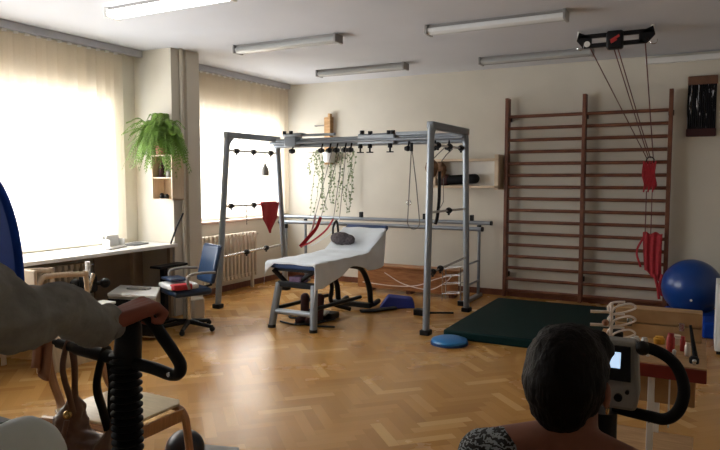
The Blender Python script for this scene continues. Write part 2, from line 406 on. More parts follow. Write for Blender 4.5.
def radiator(y0, y1, z0, z1, x, n, label, grp=None):
    t = thing('radiator', (x, (y0 + y1) / 2, z0 - .1), label, 'radiator', grp)
    b = MB(); st = (y1 - y0) / n
    for k in range(n):
        y = y0 + st * (k + .5)
        for dx in (-.04, .04):
            b.cyl((x + dx, y, z0 + .03), (x + dx, y, z1 - .03), .017, seg=10)
        b.box((x, y, z0 + .03), (.12, .04, .05)); b.box((x, y, z1 - .03), (.12, .04, .05)); b.box((x, y, (z0 + z1) / 2), (.10, .012, z1 - z0 - .06))
    b.build('fins', 'radiator', t, bevel=.006)
    for yy in (y0 + st, y1 - st): MB().box((x, yy, (z0) / 2 + .01), (.04, .03, z0 + .02)).build('foot', 'radiator', t)
    MB().tube([(x, y0 - .02, z0 + .04), (x, y0 - .08, z0 + .04), (x, y0 - .1, z0 - .0), (x, y0 - .1, .0)], .013).build('feed_pipe', 'radiator', t)
    MB().cyl((x, y1, z1 - .04), (x, y1 + .05, z1 - .04), .018).build('valve', 'chrome', t)
radiator(6.02, 7.34, .17, .80, -5.60, 17, 'cream ribbed radiator under the far window, behind the frame', 'ribbed radiators')
radiator(3.35, 4.45, .14, .70, -5.52, 16, 'shaded ribbed radiator beneath the white counter', 'ribbed radiators')

# small things on the counter
def sheet_paper(x, y, a, w, l, label):
    r = Matrix.Rotation(a, 3, 'Z')
    o = MB().box((x, y, .8275), (w, l, .004), r).build('paper_sheet', 'paper'); tag(o, label, 'paper', 'papers on the counter')
sheet_paper(-5.35, 3.75, .2, .21, .3, 'white paper sheet on the counter, nearest the blue backrest')
sheet_paper(-5.40, 4.25, -.3, .21, .3, 'white paper sheet in the middle of the counter')
o = MB().box((-5.30, 4.62, .831), (.05, .32, .012), Matrix.Rotation(.3, 3, 'Z')).build('ruler', 'grey', bevel=.003); tag(o, 'grey ruler lying on the counter left of the desk rack', 'ruler')
o = MB().box((-5.42, 4.98, .833), (.17, .24, .016), Matrix.Rotation(.2, 3, 'Z')).build('notebook', 'console', bevel=.003); tag(o, 'grey notebook on the counter beside the column', 'notebook')
t = thing('desk_rack', (-5.45, 4.72, .826), 'small white desk rack standing on the counter under the blind end', 'rack')
b = MB(); b.b2((-5.52, 4.62, .826), (-5.38, 4.82, .836)); b.b2((-5.52, 4.62, .83), (-5.51, 4.82, .94)); b.b2((-5.52, 4.62, .83), (-5.40, 4.63, .91)); b.b2((-5.52, 4.81, .83), (-5.40, 4.82, .91))
b.build('tray', 'white', t); MB().b2((-5.49, 4.64, .836), (-5.47, 4.80, .95)).build('booklet', 'paper', t)
o = MB().tube([(-5.14, 5.22, .825), (-5.10, 5.27, 1.0), (-5.08, 5.36, 1.16)], .010).build('wooden_stick', 'black'); tag(o, 'thin dark stick leaning against the column from the counter end', 'stick')
o = MB().b2((-5.09, 4.86, .60), (-4.93, 5.26, .625)).b2((-5.09, 5.0, .0), (-5.03, 5.06, .61)).b2((-5.12, 4.9, 0), (-4.98, 5.16, .02)).build('small_side_stand', 'black', bevel=.004); tag(o, 'small black stand under the right end of the counter', 'stand')

# ---------------------------------------------------------------- fern on its shelf
t = thing('wall_box_shelf', (-5.12, 5.25, 1.3), 'small open wooden box shelf fixed on the column under the fern', 'shelf')
x0, x1, y0, y1, z0, z1 = -5.30, -5.00, 5.12, 5.298, 1.31, 1.80
b = MB(); s_ = .014
b.b2((x0, y0, z0), (x0 + s_, y1, z1)); b.b2((x1 - s_, y0, z0), (x1, y1, z1)); b.b2((x0, y0, z0), (x1, y1, z0 + s_)); b.b2((x0, y0, z1 - s_), (x1, y1, z1)); b.b2((x0, y1 - .008, z0), (x1, y1, z1))
b.build('case', 'palewood', t, bevel=.002); MB().b2((x0 + s_, y0 + .005, 1.545), (x1 - s_, y1 - .01, 1.557)).build('shelf_board', 'palewood', t)
for i, (x, z, r, h, m, lb) in enumerate([(-5.23, 1.325, .028, .06, 'black', 'black jar on the lower level of the box shelf, left'), (-5.16, 1.325, .024, .05, 'black', 'black jar on the lower level of the box shelf, right'),
                            (-5.23, 1.558, .032, .16, 'maroon', 'dark bottle on the upper level of the box shelf'), (-5.12, 1.558, .03, .09, 'grey', 'grey cup on the upper level of the box shelf')]):
    o = MB().lathe((x, 5.2, z), [(r * .9, 0), (r, .01), (r, h * .7), (r * .6, h * .85), (r * .6, h)]).build('small_jar', m); tag(o, lb, 'jar', 'jars in the box shelf')
FX, FY, FZ = -5.22, 5.17, 1.803
t = thing('potted_fern', (FX, FY, FZ), 'big green fern in a pot on top of the box shelf on the column', 'plant')
MB().lathe((FX + .03, FY, FZ), [(.05, 0), (.06, .01), (.08, .12), (.085, .13), (.07, .13), (.06, .115)]).build('pot', 'pot', t)
b = MB()
for k in range(300):
    a = random.uniform(0, 2 * PI); up = random.uniform(.08, .30); out = random.uniform(.14, .43); dr = random.uniform(.05, .50)
    if k < 12: up, out, dr = .36, random.uniform(.10, .2), .12
    d = V((math.cos(a), math.sin(a) , 0))
    if d.y > 0: d.y *= .12
    p0 = V((FX + .03, FY, FZ + .12)); pts = []
    for i in range(13):
        s = i / 12
        pts.append(p0 + d * out * (s ** .8) + V((0, 0, up * math.sin(min(1, s * 1.25) * PI * .62) - dr * s ** 2.2)))
    for p in pts: p.y = min(p.y, 5.285)
    b.tube(pts[::3], .0015, seg=3)
    for i in range(1, 13):
        T = (pts[i] - pts[i - 1]).normalized(); S = T.cross(V((0, 0, 1)));
        if S.length < .1: S = V((1, 0, 0))
        S.normalize(); L = .040 * (1 - (i / 13) ** 2) + .010
        for sg in (-1, 1):
            for h in (0, .5):
                q = pts[i - 1].lerp(pts[i], h); tip = q + S * sg * L + T * .012 + V((0, 0, -.012))
                if tip.y > 5.29: tip.y = 5.29
                b.quad(q, q + T * .011, tip + T * .003, tip - T * .004)
b.build('fronds', 'leaf', t, smooth=False)

# ---------------------------------------------------------------- suspension cage
cage = thing('suspension_frame', (-3.7, 6.5, 0), 'large grey steel suspension exercise frame standing over the treatment couch', 'exercise frame')
XA, XB2 = -5.05, -2.36
ZT = 2.07
FT = {(-1, 0): ((XA, 5.88, 0), (XA, 6.10, ZT)), (-1, 1): ((XA, 7.30, 0), (XA, 7.12, ZT)), (1, 0): ((XB2, 5.83, 0), (XB2, 5.93, ZT)), (1, 1): ((XB2, 7.08, 0), (XB2, 6.97, ZT))}
for (sx, sy), (f, tp) in FT.items():
    MB().tube([V(f) + V((0, 0, .03)), tp], .040, seg=16, flat=(1, .85)).build('post', 'steel', cage)
    MB().b2((f[0] - .05, f[1] - .05, 0), (f[0] + .05, f[1] + .05, .05)).build('foot_cap', 'black', cage, bevel=.008)
for x, k in ((XA, -1), (XB2, 1)):
    a, c = V(FT[(k, 0)][1]), V(FT[(k, 1)][1])
    MB().b2((x - .038, a.y - .035, ZT - .04), (x + .038, c.y + .035, ZT + .035)).build('top_bar', 'steel', cage, bevel=.012)
    for p, q in ((a, V((0, .12, -.12))), (c, V((0, -.12, -.12)))):
        MB().prism([p + V((-.01, 0, -.03)), p + V((-.01, q.y, -.03)), p + V((-.01, 0, -.15))], (.02, 0, 0)).build('gusset', 'steel', cage)
    for z, zz, ks in ((1.88, 1.88, (.18, .5, .85)), (1.21, 1.20, (.12, .5) if k < 0 else (.5,)), (.60, .64, (.38, .70) if k < 0 else (.12, .30))):
        f = lambda zc, s: V(FT[(k, s)][0]).lerp(V(FT[(k, s)][1]), zc / ZT)
        p0, p1 = f(z, 0), f(zz, 1)
        br = MB().cyl(p0, p1, .013).build('cross_bar', 'chrome', cage)
        for s in ks:
            c0 = p0.lerp(p1, s)
            MB().cyl(c0 - V((0, .03, 0)), c0 + V((0, .03, 0)), .028).cyl(c0, c0 + V((0, 0, -.05)), .012).sph(c0, .034).build('clamp', 'black', br)
# top rails
yb = 7.06
MB().cyl((XA, yb, ZT - .03), (XB2, yb - .08, ZT - .03), .024).build('rail', 'steel', cage)
MB().cyl((XA, yb + .0, ZT - .10), (XB2, yb - .08, ZT - .10), .027).build('rail', 'steel', cage)
MB().cyl((XA, yb - .10, ZT - .065), (XB2, yb - .18, ZT - .065), .018).build('rail', 'steel', cage)
# sliding trolley and cross rails on top
tr = MB().b2((-3.72, 6.92, ZT - .125), (-3.22, 7.10, ZT + .015)).build('trolley', 'steel', cage, bevel=.02)
for x, z in ((-3.66, .05), (-3.55, .04), (-3.30, .04), (-3.25, .04)): MB().cyl((x, 6.94, ZT + z - .04), (x, 6.94, ZT + z + .005), .028).build('roller', 'black', tr)
for x in (-3.68, -3.55, -3.28): MB().cyl((x, 6.93, ZT - .16), (x, 6.93, ZT - .11), .028).cyl((x, 6.93, ZT - .21), (x, 6.93, ZT - .15), .012).box((x, 6.93, ZT - .21), (.08, .03, .014)).build('wing_knob', 'black', tr)
tr = MB().b2((-4.80, 6.92, ZT - .12), (-4.62, 7.10, ZT + .02)).b2((-4.80, 6.88, ZT + .01), (-4.50, 7.0, ZT + .055)).build('trolley', 'steel', cage, bevel=.015)
for x in (-4.76, -4.66): MB().cyl((x, 6.88, ZT + .04), (x, 6.88, ZT + .08), .025).build('roller', 'black', tr)
MB().b2((-4.50, 6.92, ZT + .01), (-4.05, 6.97, ZT + .04)).build('slide_arm', 'steel', cage)
MB().b2((-3.22, 6.95, ZT - .015), (-2.75, 7.0, ZT + .025)).build('slide_arm', 'steel', cage)
for x in (-4.68, -4.24, -4.12, -4.02, -3.90, -3.82, -3.05, -2.72, -2.55):
    MB().sph((x, 6.93, ZT - .175), .034).cyl((x - .035, 6.93, ZT - .175), (x + .035, 6.93, ZT - .175), .024).cyl((x, 6.94, ZT - .16), (x, 6.97, ZT - .09), .01).build('hook_clamp', 'black', cage)

# red triangular sling on left end
t = thing('red_sling', (XA, 6.88, 1.2), 'red triangular sling hanging on the left end of the steel frame', 'sling', 'red slings')
def tri(u, v):
    w_ = (.20 * (1 - .30 * v)) if v < .5 else .20 * .85 * (1 - (v - .5) / .5) + .005
    return V((XA + .045 + .012 * math.sin(u * 9 + v * 3), 6.885 + (u - .5) * 2 * w_, 1.225 - v * .40))
MB().grid(tri, 14, 14).build('cloth', 'red', t, solid=.006)
MB().box((XA + .02, 6.89, 1.225), (.06, .30, .03)).build('hem', 'red', t, bevel=.008)
t = thing('hanging_weight', (XA, 6.85, 1.9), 'small grey sandbag weight hanging by a cord near the top of the frame', 'weight')
MB().cyl((XA, 6.85, 1.73), (XA, 6.85, 1.87), .004).build('cord', 'cord', t)
MB().lathe((XA, 6.85, 1.58), [(.045, 0), (.052, .02), (.045, .09), (.02, .13), (.012, .16)], 12).build('bag', 'grey', t)
for yy, z0, lb in ((6.42, 1.60, 'thin chain hanging from the upper crossbar of the left frame end'), (6.45, .98, 'thin chain hanging from the middle crossbar of the left frame end')):
    b = MB(); zt = 1.86 if z0 > 1.3 else 1.19
    zz = zt
    while zz > z0: b.cyl((XA, yy, zz - .018), (XA, yy, zz), .004, seg=6); b.sph((XA, yy, zz), .007, u=6, v=4); zz -= .026
    tag(b.build('hanging_chain', 'cord'), lb, 'chain', 'chains on the frame')

# sling ropes in the middle right of the frame
t = thing('rope_sling', (-2.98, 6.9, 1.9), 'thin grey looped rope with hook hanging from the middle of the top rail', 'rope')
MB().tube([(-2.99, 6.9, 1.93), (-3.035, 6.9, 1.03)], .006, seg=6).tube([(-2.99, 6.9, 1.93), (-2.93, 6.9, 1.5), (-2.88, 6.9, 1.03)], .006, seg=6).tube(arc((-2.957, 6.9, 1.03), .077, 180, 360, 10), .006, seg=6).build('cord', 'cord', t)
MB().cyl((-2.99, 6.9, 1.86), (-2.99, 6.9, 1.96), .02).build('snap_hook', 'black', t)
MB().tube(arc((-3.02, 6.9, 1.26), .028, 0, 350, 14), .005, seg=6).build('carabiner', 'chrome', t)
# red/white sling over the couch
t = thing('strap_sling', (-4.0, 6.9, 1.9), 'red and white strap sling hanging from the top rail down to the couch', 'sling', None)
def strap(pts, w, m, nm):
    P = smoothpath(pts, 6)
    MB().tube(P, w, seg=8, flat=(1, .25)).build(nm, m, t)
for x0, p in ((-3.94, (-4.20, 6.85, 1.05)), (-3.90, (-4.02, 6.85, 1.02)), (-3.86, (-3.93, 6.85, 1.05)), (-4.05, (-4.28, 6.85, 1.08))):
    MB().tube([(x0, 6.9, 1.93), p], .004, seg=6).build('cord', 'cord', t)
strap([(-4.02, 6.85, 1.04), (-4.10, 6.8, .90), (-4.25, 6.7, .76), (-4.36, 6.62, .70)], .045, 'red', 'strap')
strap([(-4.20, 6.85, 1.06), (-4.24, 6.8, .92), (-4.30, 6.7, .80), (-4.36, 6.62, .70)], .036, 'red', 'strap')
strap([(-4.28, 6.85, 1.08), (-4.30, 6.8, .9), (-4.33, 6.7, .78), (-4.36, 6.62, .72)], .02, 'sheet', 'strap')
strap([(-3.93, 6.85, 1.05), (-4.0, 6.8, .9), (-4.12, 6.7, .78), (-4.2, 6.62, .72)], .02, 'sheet', 'strap')

# ---------------------------------------------------------------- wall items behind the frame
t = thing('wooden_wall_bracket', (-4.92, 8.26, 1.75), 'upright wooden board bracket on the back wall above the ivy', 'bracket')
MB().b2((-4.985, 8.235, 1.75), (-4.86, 8.30, 2.45)).b2((-4.90, 8.20, 1.75), (-4.86, 8.26, 2.5)).build('board', 'oak', t, bevel=.004)
MB().cyl((-5.15, 8.24, 2.33), (-4.98, 8.24, 2.33), .010).cyl((-5.15, 8.24, 2.33), (-5.15, 8.30, 2.33), .010).build('peg', 'grey', t)
t = thing('trailing_ivy', (-4.9, 8.15, 1.9), 'sparse trailing ivy hanging down the back wall from a white pot', 'plant')
MB().lathe((-4.86, 8.17, 1.78), [(.07, 0), (.085, .03), (.10, .14), (.105, .15), (.09, .15)]).build('pot', 'white', t)
MB().tube([(-5.25, 8.22, 1.93), (-4.5, 8.22, 1.93)], .006).tube([(-5.25, 8.22, 1.93), (-5.25, 8.3, 1.93)], .006).tube([(-4.5, 8.22, 1.93), (-4.5, 8.3, 1.93)], .006).build('support_rod', 'grey', t)
b = MB(); st = MB()
for k in range(20):
    x = random.choice([-5.15, -5.08, -5.0, -4.95, -4.9, -4.8, -4.7, -4.56, -4.52, -4.5]); ln = random.uniform(.4, .95)
    if x in (-5.08, -4.52): ln = random.uniform(.85, 1.0)
    if x < -5.1 : ln = .35
    p = V((x + random.uniform(-.05, .05), 8.2, 1.95)); pts = [p.copy()]
    for i in range(16):
        p = p + V((random.uniform(-.02, .02), random.uniform(-.008, .005), -ln / 16)); p.y = min(max(p.y, 8.1), 8.27); pts.append(p.copy())
    st.tube(pts, .003, seg=4)
    for q in pts:
        for _ in range(2):
            if random.random() < .6:
                d = V((random.uniform(-1, 1), random.uniform(-.6, .3), random.uniform(-1, .4))).normalized(); s = random.uniform(.016, .034); e = d.cross(V((0, 1, 0))).normalized() * s * .55
                b.quad(q, q + d * s * .5 + e, q + d * s * 1.3, q + d * s * .5 - e)
st.build('vine', 'ivy', t); b.build('leaves', 'ivy', t, smooth=False)

# open wall shelf
t = thing('wall_shelf', (-2.72, 8.2, 1.42), 'pale wooden open box shelf on the back wall behind the frame', 'shelf')
b = MB(); x0, x1, y0, y1, z0, z1 = -3.16, -2.28, 8.03, 8.298, 1.42, 1.80
b.b2((x0, y0, z0), (x1, y1, z0 + .03)); b.b2((x0, y0, z1 - .03), (x1, y1, z1)); b.b2((x0, y0, z0), (x0 + .03, y1, z1)); b.b2((x1 - .05, y0, z0 - .02), (x1, y1, z1 + .05)); b.build('case', 'palewood', t, bevel=.003)
MB().b2((x0 + .03, y1 - .012, z0 + .03), (x1 - .05, y1, z1 - .03)).build('back_panel', 'counter', t)
o = MB().cap((-3.02, 8.13, 1.52), (-2.62, 8.13, 1.54), .062, .066).build('bolster_roll', 'rubber', remesh=.01); tag(o, 'black bolster roll lying in the wall shelf', 'roll')
o = MB().b2((-3.12, 8.06, 1.452), (-2.97, 8.2, 1.60)).build('cloth_bundle', 'maroon', remesh=.02, it=10); tag(o, 'dark maroon bundle at the left end of the wall shelf', 'bundle')
# brown cuffs and the long black strap hanging on the upper right crossbar
for x, y, z, lb in ((-2.50, 6.30, 1.66, 'brown fluffy cuff hanging at the upper right frame end, left one'), (-2.50, 6.55, 1.64, 'brown fluffy cuff hanging at the upper right frame end, right one')):
    t = thing('fleece_cuff', (x, y, z), lb, 'cuff', 'brown fleece cuffs')
    MB().sph((x, y, z), .07, (1, .8, 1.25)).sph((x, y + .01, z - .06), .05).build('pad', 'brown', t, remesh=.01, disp=.02, dscale=.02)
    MB().tube([(x, y, z + .07), (x + .07, y, 1.80), (-2.36, y, 1.86)], .006, seg=6).build('cord', 'cord', t)
t = thing('long_black_strap', (-2.45, 6.2, 1.7), 'long black strap hanging down behind the right front post', 'strap')
MB().tube(smoothpath([(-2.45, 6.40, 1.62), (-2.45, 6.40, 1.35), (-2.46, 6.38, 1.15), (-2.48, 6.37, 1.06)]), .04, seg=10, flat=(1, .3)).build('band', 'black', t)
MB().tube([(-2.40, 6.38, 1.58), (-2.42, 6.45, 1.3), (-2.38, 6.2, 1.21)], .004, seg=6).build('cord', 'cord', t)

# ---------------------------------------------------------------- parallel walking bars
t = thing('parallel_bars', (-3.9, 7.8, 0), 'grey steel parallel walking bars along the back wall', 'walking bars')
for y, z, xa, xb in ((8.03, .97, -5.60, -2.36), (7.52, .93, -5.30, -2.32)):
    r = MB().cyl((xa, y, z), (xb, y, z), .026).build('handrail', 'steel', t)
    for x in (xa, xb): MB().cyl((x - .012, y, z), (x + .012, y, z), .029).build('end_cap', 'black', r)
    for x in (-5.19, -2.52):
        MB().cyl((x, y, .04), (x, y, z), .020).build('post', 'steel', t)
        MB().cyl((x - .0, y, z - .09), (x, y, z - .03), .028).build('collar', 'black', t)
for x in (-5.19, -2.52):
    MB().b2((x - .03, 7.38, 0), (x + .03, 8.12, .045)).build('base_bar', 'steel', t, bevel=.008)
    MB().b2((x - .045, 7.34, 0), (x + .045, 7.40, .06)).build('foot_cap', 'black', t, bevel=.006)
for z in (.48, .22):
    MB().tube([(-2.52, 7.52, z), (-2.52, 8.03, z)], .014).build('brace', 'steel', t)
for x in (-4.25, -3.28, -2.62):
    MB().b2((x - .02, 8.0, .995), (x + .02, 8.06, 1.07)).build('clamp', 'black', t, bevel=.004)

# low wooden bench / box along the wall
t = thing('wooden_bench', (-3.3, 8.1, 0), 'low wooden bench with orange-brown board front along the back wall', 'bench')
MB().b2((-4.15, 7.74, .05), (-2.70, 7.765, .34)).build('board_front', 'bench_wood', t, bevel=.004)
MB().b2((-4.17, 7.72, .34), (-2.68, 7.96, .37)).build('seat', 'bench_wood', t, bevel=.006)
for x in (-4.0, -3.4, -2.8): MB().b2((x - .03, 7.77, 0), (x + .03, 7.94, .34)).build('leg', 'redwood', t)
o = MB().tube(smoothpath([(-3.72, 7.70, .28), (-3.45, 7.70, .15), (-3.1, 7.70, .10), (-2.9, 7.70, .18), (-2.78, 7.70, .30), (-3.0, 7.70, .24), (-3.25, 7.70, .14), (-3.6, 7.70, .11), (-4.05, 7.70, .13)]), .007, seg=6).build('white_rope', 'wire'); tag(o, 'white rope draped across the front of the low wooden bench', 'rope')
t = thing('floor_bar', (-2.76, 6.65, 0), 'thin black floor bar with a rubber foot beside the right front post', 'floor bar')
MB().b2((-2.83, 6.60, 0), (-2.70, 6.70, .07)).build('rubber_foot', 'black', t, bevel=.01)
MB().tube([(-2.70, 6.66, .03), (-2.42, 6.80, .03)], .012).build('bar', 'black', t)
t = thing('wire_basket_rack', (-2.75, 7.75, 0), 'light wire rack between the walking bars at the right end', 'rack')
b = MB()
for z in (.44, .34, .24, .12): b.tube([(-2.60, 7.55, z), (-2.84, 7.55, z - .03), (-2.84, 7.68, z - .03), (-2.60, 7.68, z)], .006, seg=6, close=True)
for p in ((-2.60, 7.55), (-2.84, 7.55), (-2.84, 7.68), (-2.60, 7.68)): b.cyl((*p, 0), (*p, .44), .007, seg=6)
b.build('wires', 'chrome', t)

# ---------------------------------------------------------------- treatment couch
CX0, CX1, CY0, CY1 = -3.95, -3.40, 5.40, 6.95
t = thing('treatment_couch', (-3.67, 6.2, 0), 'padded treatment couch with raised head end standing under the steel frame', 'couch')
MB().b2((CX0, CY0, .62), (CX1, 6.56, .675)).build('seat_pad', 'pad', t, bevel=.015)
rot = Matrix.Rotation(math.radians(27), 3, 'X')
MB().box((-3.675, 6.85, .805), (.57, .62, .055), rot).build('head_pad', 'pad', t, bevel=.015)
MB().b2((CX0 + .04, CY0 + .05, .585), (CX1 - .04, 6.45, .62)).build('pad_frame', 'black', t)
for x, xt in ((-3.90, -3.86), (-3.39, -3.43)):
    MB().tube([(x, 5.38, .02), (xt, 5.46, .46)], .038, seg=14).build('leg', 'steel', t)
    MB().cyl((x, 5.375, 0), (x, 5.375, .03), .042).build('foot_cap', 'black', t)
MB().cyl((-3.88, 5.41, .17), (-3.40, 5.41, .17), .03).build('stretcher', 'steel', t)
MB().b2((-3.87, 5.43, .42), (-3.42, 5.50, .48)).build('leg_rail', 'black', t, bevel=.01)
MB().tube([(-3.92, 5.44, .60), (-3.80, 5.50, .46)], .026).build('link', 'black', t)
MB().tube([(-3.44, 5.48, .60), (-3.60, 5.5, .50), (-3.80, 5.5, .45)], .024).build('link', 'black', t)
MB().b2((-3.74, 5.46, .46), (-3.60, 5.62, .53)).build('actuator_box', 'purple', t, bevel=.01)
for x in (-3.86, -3.48): MB().tube([(x, 5.45, .20), (x, 6.55, .16)], .022).build('side_rail', 'black', t)
for x in (-3.88, -3.44):
    MB().tube(smoothpath([(x, 6.2, .58), (x + .0, 6.50, .50), (x + .04, 6.62, .28), (x + .03, 6.70, .06), (x, 6.95, .05)]), .032).build('rear_leg', 'black', t)
MB().b2((-3.92, 6.60, .02), (-3.38, 6.68, .08)).build('rear_stretcher', 'black', t, bevel=.01)
MB().tube(smoothpath([(-3.62, 6.0, .58), (-3.60, 6.1, .36), (-3.66, 6.2, .14), (-3.5, 6.35, .05)]), .024).build('lift_arm', 'black', t)

# white sheet
def sheet(u, v):
    s = (u - .5) * 2                      # across
    hw = .285; oL, oR = .05, .17 + .10 * v
    lo, hi = -hw - oL, hw + oR
    a = lo + (hi - lo) * u
    y = 5.33 + v * 1.69
    corner = max(0, (abs(s) - .62) / .38)
    fr = 0
    if y < 5.385:
        fr = (5.385 - y) / .055 * (.02 + .17 * corner ** 1.2); y = 5.385 - .01
    z = .690 + max(0, y - 6.56) * math.tan(math.radians(27)) + .008 * min(1, max(0, (y - 6.4) / .15))
    x = a; dz = 0
    if a > hw: dz = (a - hw) * (1.0 + .45 * math.sin(v * 7 + 1)); x = hw + .010 + .018 * math.sin(v * 23) * dz / .2 + .01
    if a < -hw: dz = (-a - hw); x = -hw - .012
    k = .003 * math.sin(u * 17 + v * 9) + .003 * math.sin(v * 31 + u * 5)
    return V((-3.675 + x, y - corner * fr * .15, z - dz * 1.0 - fr + k))
o = MB().grid(sheet, 60, 100).build('couch_sheet', 'sheet', solid=.004); tag(o, 'crumpled white sheet draped over the treatment couch', 'sheet')
t = thing('dark_handbag', (-3.80, 6.85, .86), 'dark patterned bag lying on the raised head end of the couch', 'bag')
MB().sph((-3.80, 6.66, .825), .085, (1.7, .8, .95)).sph((-3.70, 6.66, .815), .065, (1.4, .8, 1)).build('body', 'darkgrey', t, remesh=.012, disp=.015, dscale=.03)
MB().tube(smoothpath([(-3.91, 6.66, .82), (-3.92, 6.68, .95), (-3.89, 6.70, 1.03), (-3.86, 6.69, .95), (-3.85, 6.68, .84)]), .014, seg=8).build('strap', 'black', t)
# clutter under the couch
for k, (x, y, rz, lb) in enumerate([(-3.74, 5.72, .2, 'dark brown boot under the front end of the couch, left one'), (-3.60, 5.76, -.15, 'dark brown boot under the front end of the couch, right one')]):
    t = thing('boot', (x, y, 0), lb, 'boot', 'boots under the couch'); R_ = Matrix.Rotation(rz, 3, 'Z')
    p = lambda a, c, z: V((x, y, 0)) + R_ @ V((a, c, z))
    MB().cap(p(0, .06, .05), p(0, -.12, .045), .045, .04).cap(p(0, .06, .06), p(0, .07, .26), .045, .05).build('upper', 'maroon', t, remesh=.01)
    MB().box(p(0, -.03, .012), (.09, .27, .024), R_).build('sole', 'rubber', t, bevel=.008)
o = MB().tube(smoothpath([(-3.95, 5.60, .012), (-3.75, 5.55, .012), (-3.6, 5.62, .02), (-3.72, 5.9, .012), (-3.95, 5.8, .012), (-4.0, 5.95, .012), (-3.7, 6.1, .012), (-3.5, 6.0, .012), (-3.55, 5.6, .012), (-3.3, 5.65, .012)]), .010, seg=6).build('electric_cable', 'black'); tag(o, 'black tangled cable on the floor under the couch', 'cable')
t = thing('foot_pedal_unit', (-3.62, 5.95, 0), 'black floor control unit with a pedal under the couch', 'pedal unit')
MB().b2((-3.72, 5.92, 0), (-3.50, 6.10, .07)).build('housing', 'black', t, bevel=.015); MB().box((-3.61, 5.90, .08), (.14, .10, .02), Matrix.Rotation(.3, 3, 'X')).build('pedal', 'grey', t, bevel=.004)
# blue footplate by rear leg
t = thing('blue_cushion_wedge', (-3.1, 6.85, 0), 'deep blue wedge cushion on the floor at the foot of the couch head end', 'cushion')
MB().prism([(-3.32, 6.72, 0), (-2.95, 6.95, 0), (-3.02, 7.02, .09), (-3.26, 6.84, .13)], (-.09, .20, 0)).build('foam', 'bluep', t, bevel=.015)
o = MB().tube(smoothpath([(-3.40, 6.42, .025), (-3.30, 6.55, .02), (-3.24, 6.65, .02), (-3.14, 6.80, .02)]), .045, seg=8, flat=(1, .4)).build('black_belt', 'black'); tag(o, 'black belt lying on the floor between couch leg and blue wedge', 'belt')

# ---------------------------------------------------------------- wall bars
t = thing('wall_bars', (-1.27, 8.2, 0), 'tall red-brown wooden wall bars ladder with two bays on the back wall', 'wall bars')
UX = [-2.21, -1.27, -.33]
for x in UX:
    MB().b2((x - .022, 8.13, .02), (x + .022, 8.25, 2.56)).build('upright', 'redwood', t, bevel=.004)
    for z in (.3, 2.3): MB().b2((x - .03, 8.24, z - .03), (x + .03, 8.298, z + .03)).build('wall_bracket', 'black', t)
for k in range(16):
    z = .10 + k * (2.325 - .10) / 15
    for a, c in ((0, 1), (1, 2)):
        MB().tube([(UX[a] + .02, 8.17, z), (UX[c] - .02, 8.17, z)], .0205, seg=12, flat=(.8, 1)).build('rung', 'redwood', t)

# green mat, discs, balls
t = tag(MB().b2((-2.16, 5.78, 0), (-.45, 7.68, .085)).build('gym_mat', 'mat', bevel=.015), 'dark green thick gym mat on the floor in front of the wall bars', 'mat')
t = thing('balance_disc', (-2.03, 5.62, 0), 'light blue round balance cushion on the floor beside the green mat', 'balance disc')
MB().lathe((-2.03, 5.60, 0), [(.10, .0), (.155, .010), (.172, .028), (.165, .045), (.12, .062), (.05, .068), (.001, .069)], 36).build('cushion', 'disc', t)
MB().lathe((-2.03, 5.60, 0), [(.158, .0), (.176, .004), (.176, .016), (.160, .018)], 36).build('rim', 'pad', t)
t = thing('exercise_ball', (-.05, 7.6, 0), 'large shiny blue exercise ball beside the wall bars in the right corner', 'ball')
MB().sph((-.05, 7.72, .325 + .05), .30, u=48, v=32).build('skin', 'ball', t); MB().cyl((-.05, 7.44, .28), (-.05, 7.425, .28), .012).build('plug', 'white', t)
t = thing('blue_ring_cushion', (-.02, 7.7, 0), 'blue ring cushion on the floor under the big exercise ball', 'cushion')
MB().tube(arc((-.05, 7.72, .07), .22, 0, 360 - 360 / 32, 31, (1, 0, 0), (0, 1, 0)), .07, seg=14, close=True).build('ring', 'bluevinyl', t)
o = MB().b2((.06, 6.95, 0), (.42, 7.30, .16)).build('blue_foam_block', 'bluevinyl', bevel=.02); tag(o, 'blue foam block on the floor at the right picture edge below the ball', 'block')
t = thing('grey_cabinet', (.4, 6.4, 0), 'pale grey cabinet edge at the far right beside the blue ball', 'cabinet')
MB().b2((.155, 6.35, .03), (.60, 6.80, .62)).build('body', 'boxtop', t, bevel=.006); MB().b2((.175, 6.335, .06), (.58, 6.35, .59)).build('door', 'white', t, bevel=.004)
MB().cyl((.22, 6.31, .3), (.22, 6.335, .3), .012).build('handle', 'chrome', t); MB().b2((.17, 6.37, 0), (.58, 6.78, .03)).build('plinth', 'black', t)

# red slings on the wall bars
t = thing('red_harness', (-.52, 8.05, 1.75), 'red webbing harness bunched on the pulley ropes by the wall bars', 'harness', 'red slings on the ropes')
b = MB()
for k in range(9):
    x = -.585 + k * .0155; b.tube(smoothpath([(x, 8.04, 1.74 - .02 * (k % 2)), (x - .01, 8.00, 1.60), (x + .012, 8.03, 1.48), (x + .004, 8.05, 1.39 + .03 * (k % 3))]), .017, seg=8, flat=(1, .5))
b.build('webbing', 'red', t); MB().tube(arc((-.52, 8.03, 1.75), .04, 0, 350, 12), .008, seg=6).build('ring', 'black', t)
for x in (-.55, -.49): MB().tube([(x, 8.04, 1.40), (x + .0, 8.04, .90)], .006, seg=6).build('cord', 'rope', t)
t = thing('red_sling_cloth', (-.45, 8.05, .9), 'red sling cloth hanging low on the right side of the wall bars', 'sling', 'red slings on the ropes')
def cloth(u, v):
    return V((-.575 + .205 * u * (1 - .1 * v) + .03 * v * v, 8.075 + .009 * math.sin(u * 19 + v * 2), .92 - v * (.44 + .14 * u) + .012 * math.sin(u * 12)))
MB().grid(cloth, 28, 14).build('cloth', 'red', t, solid=.006)
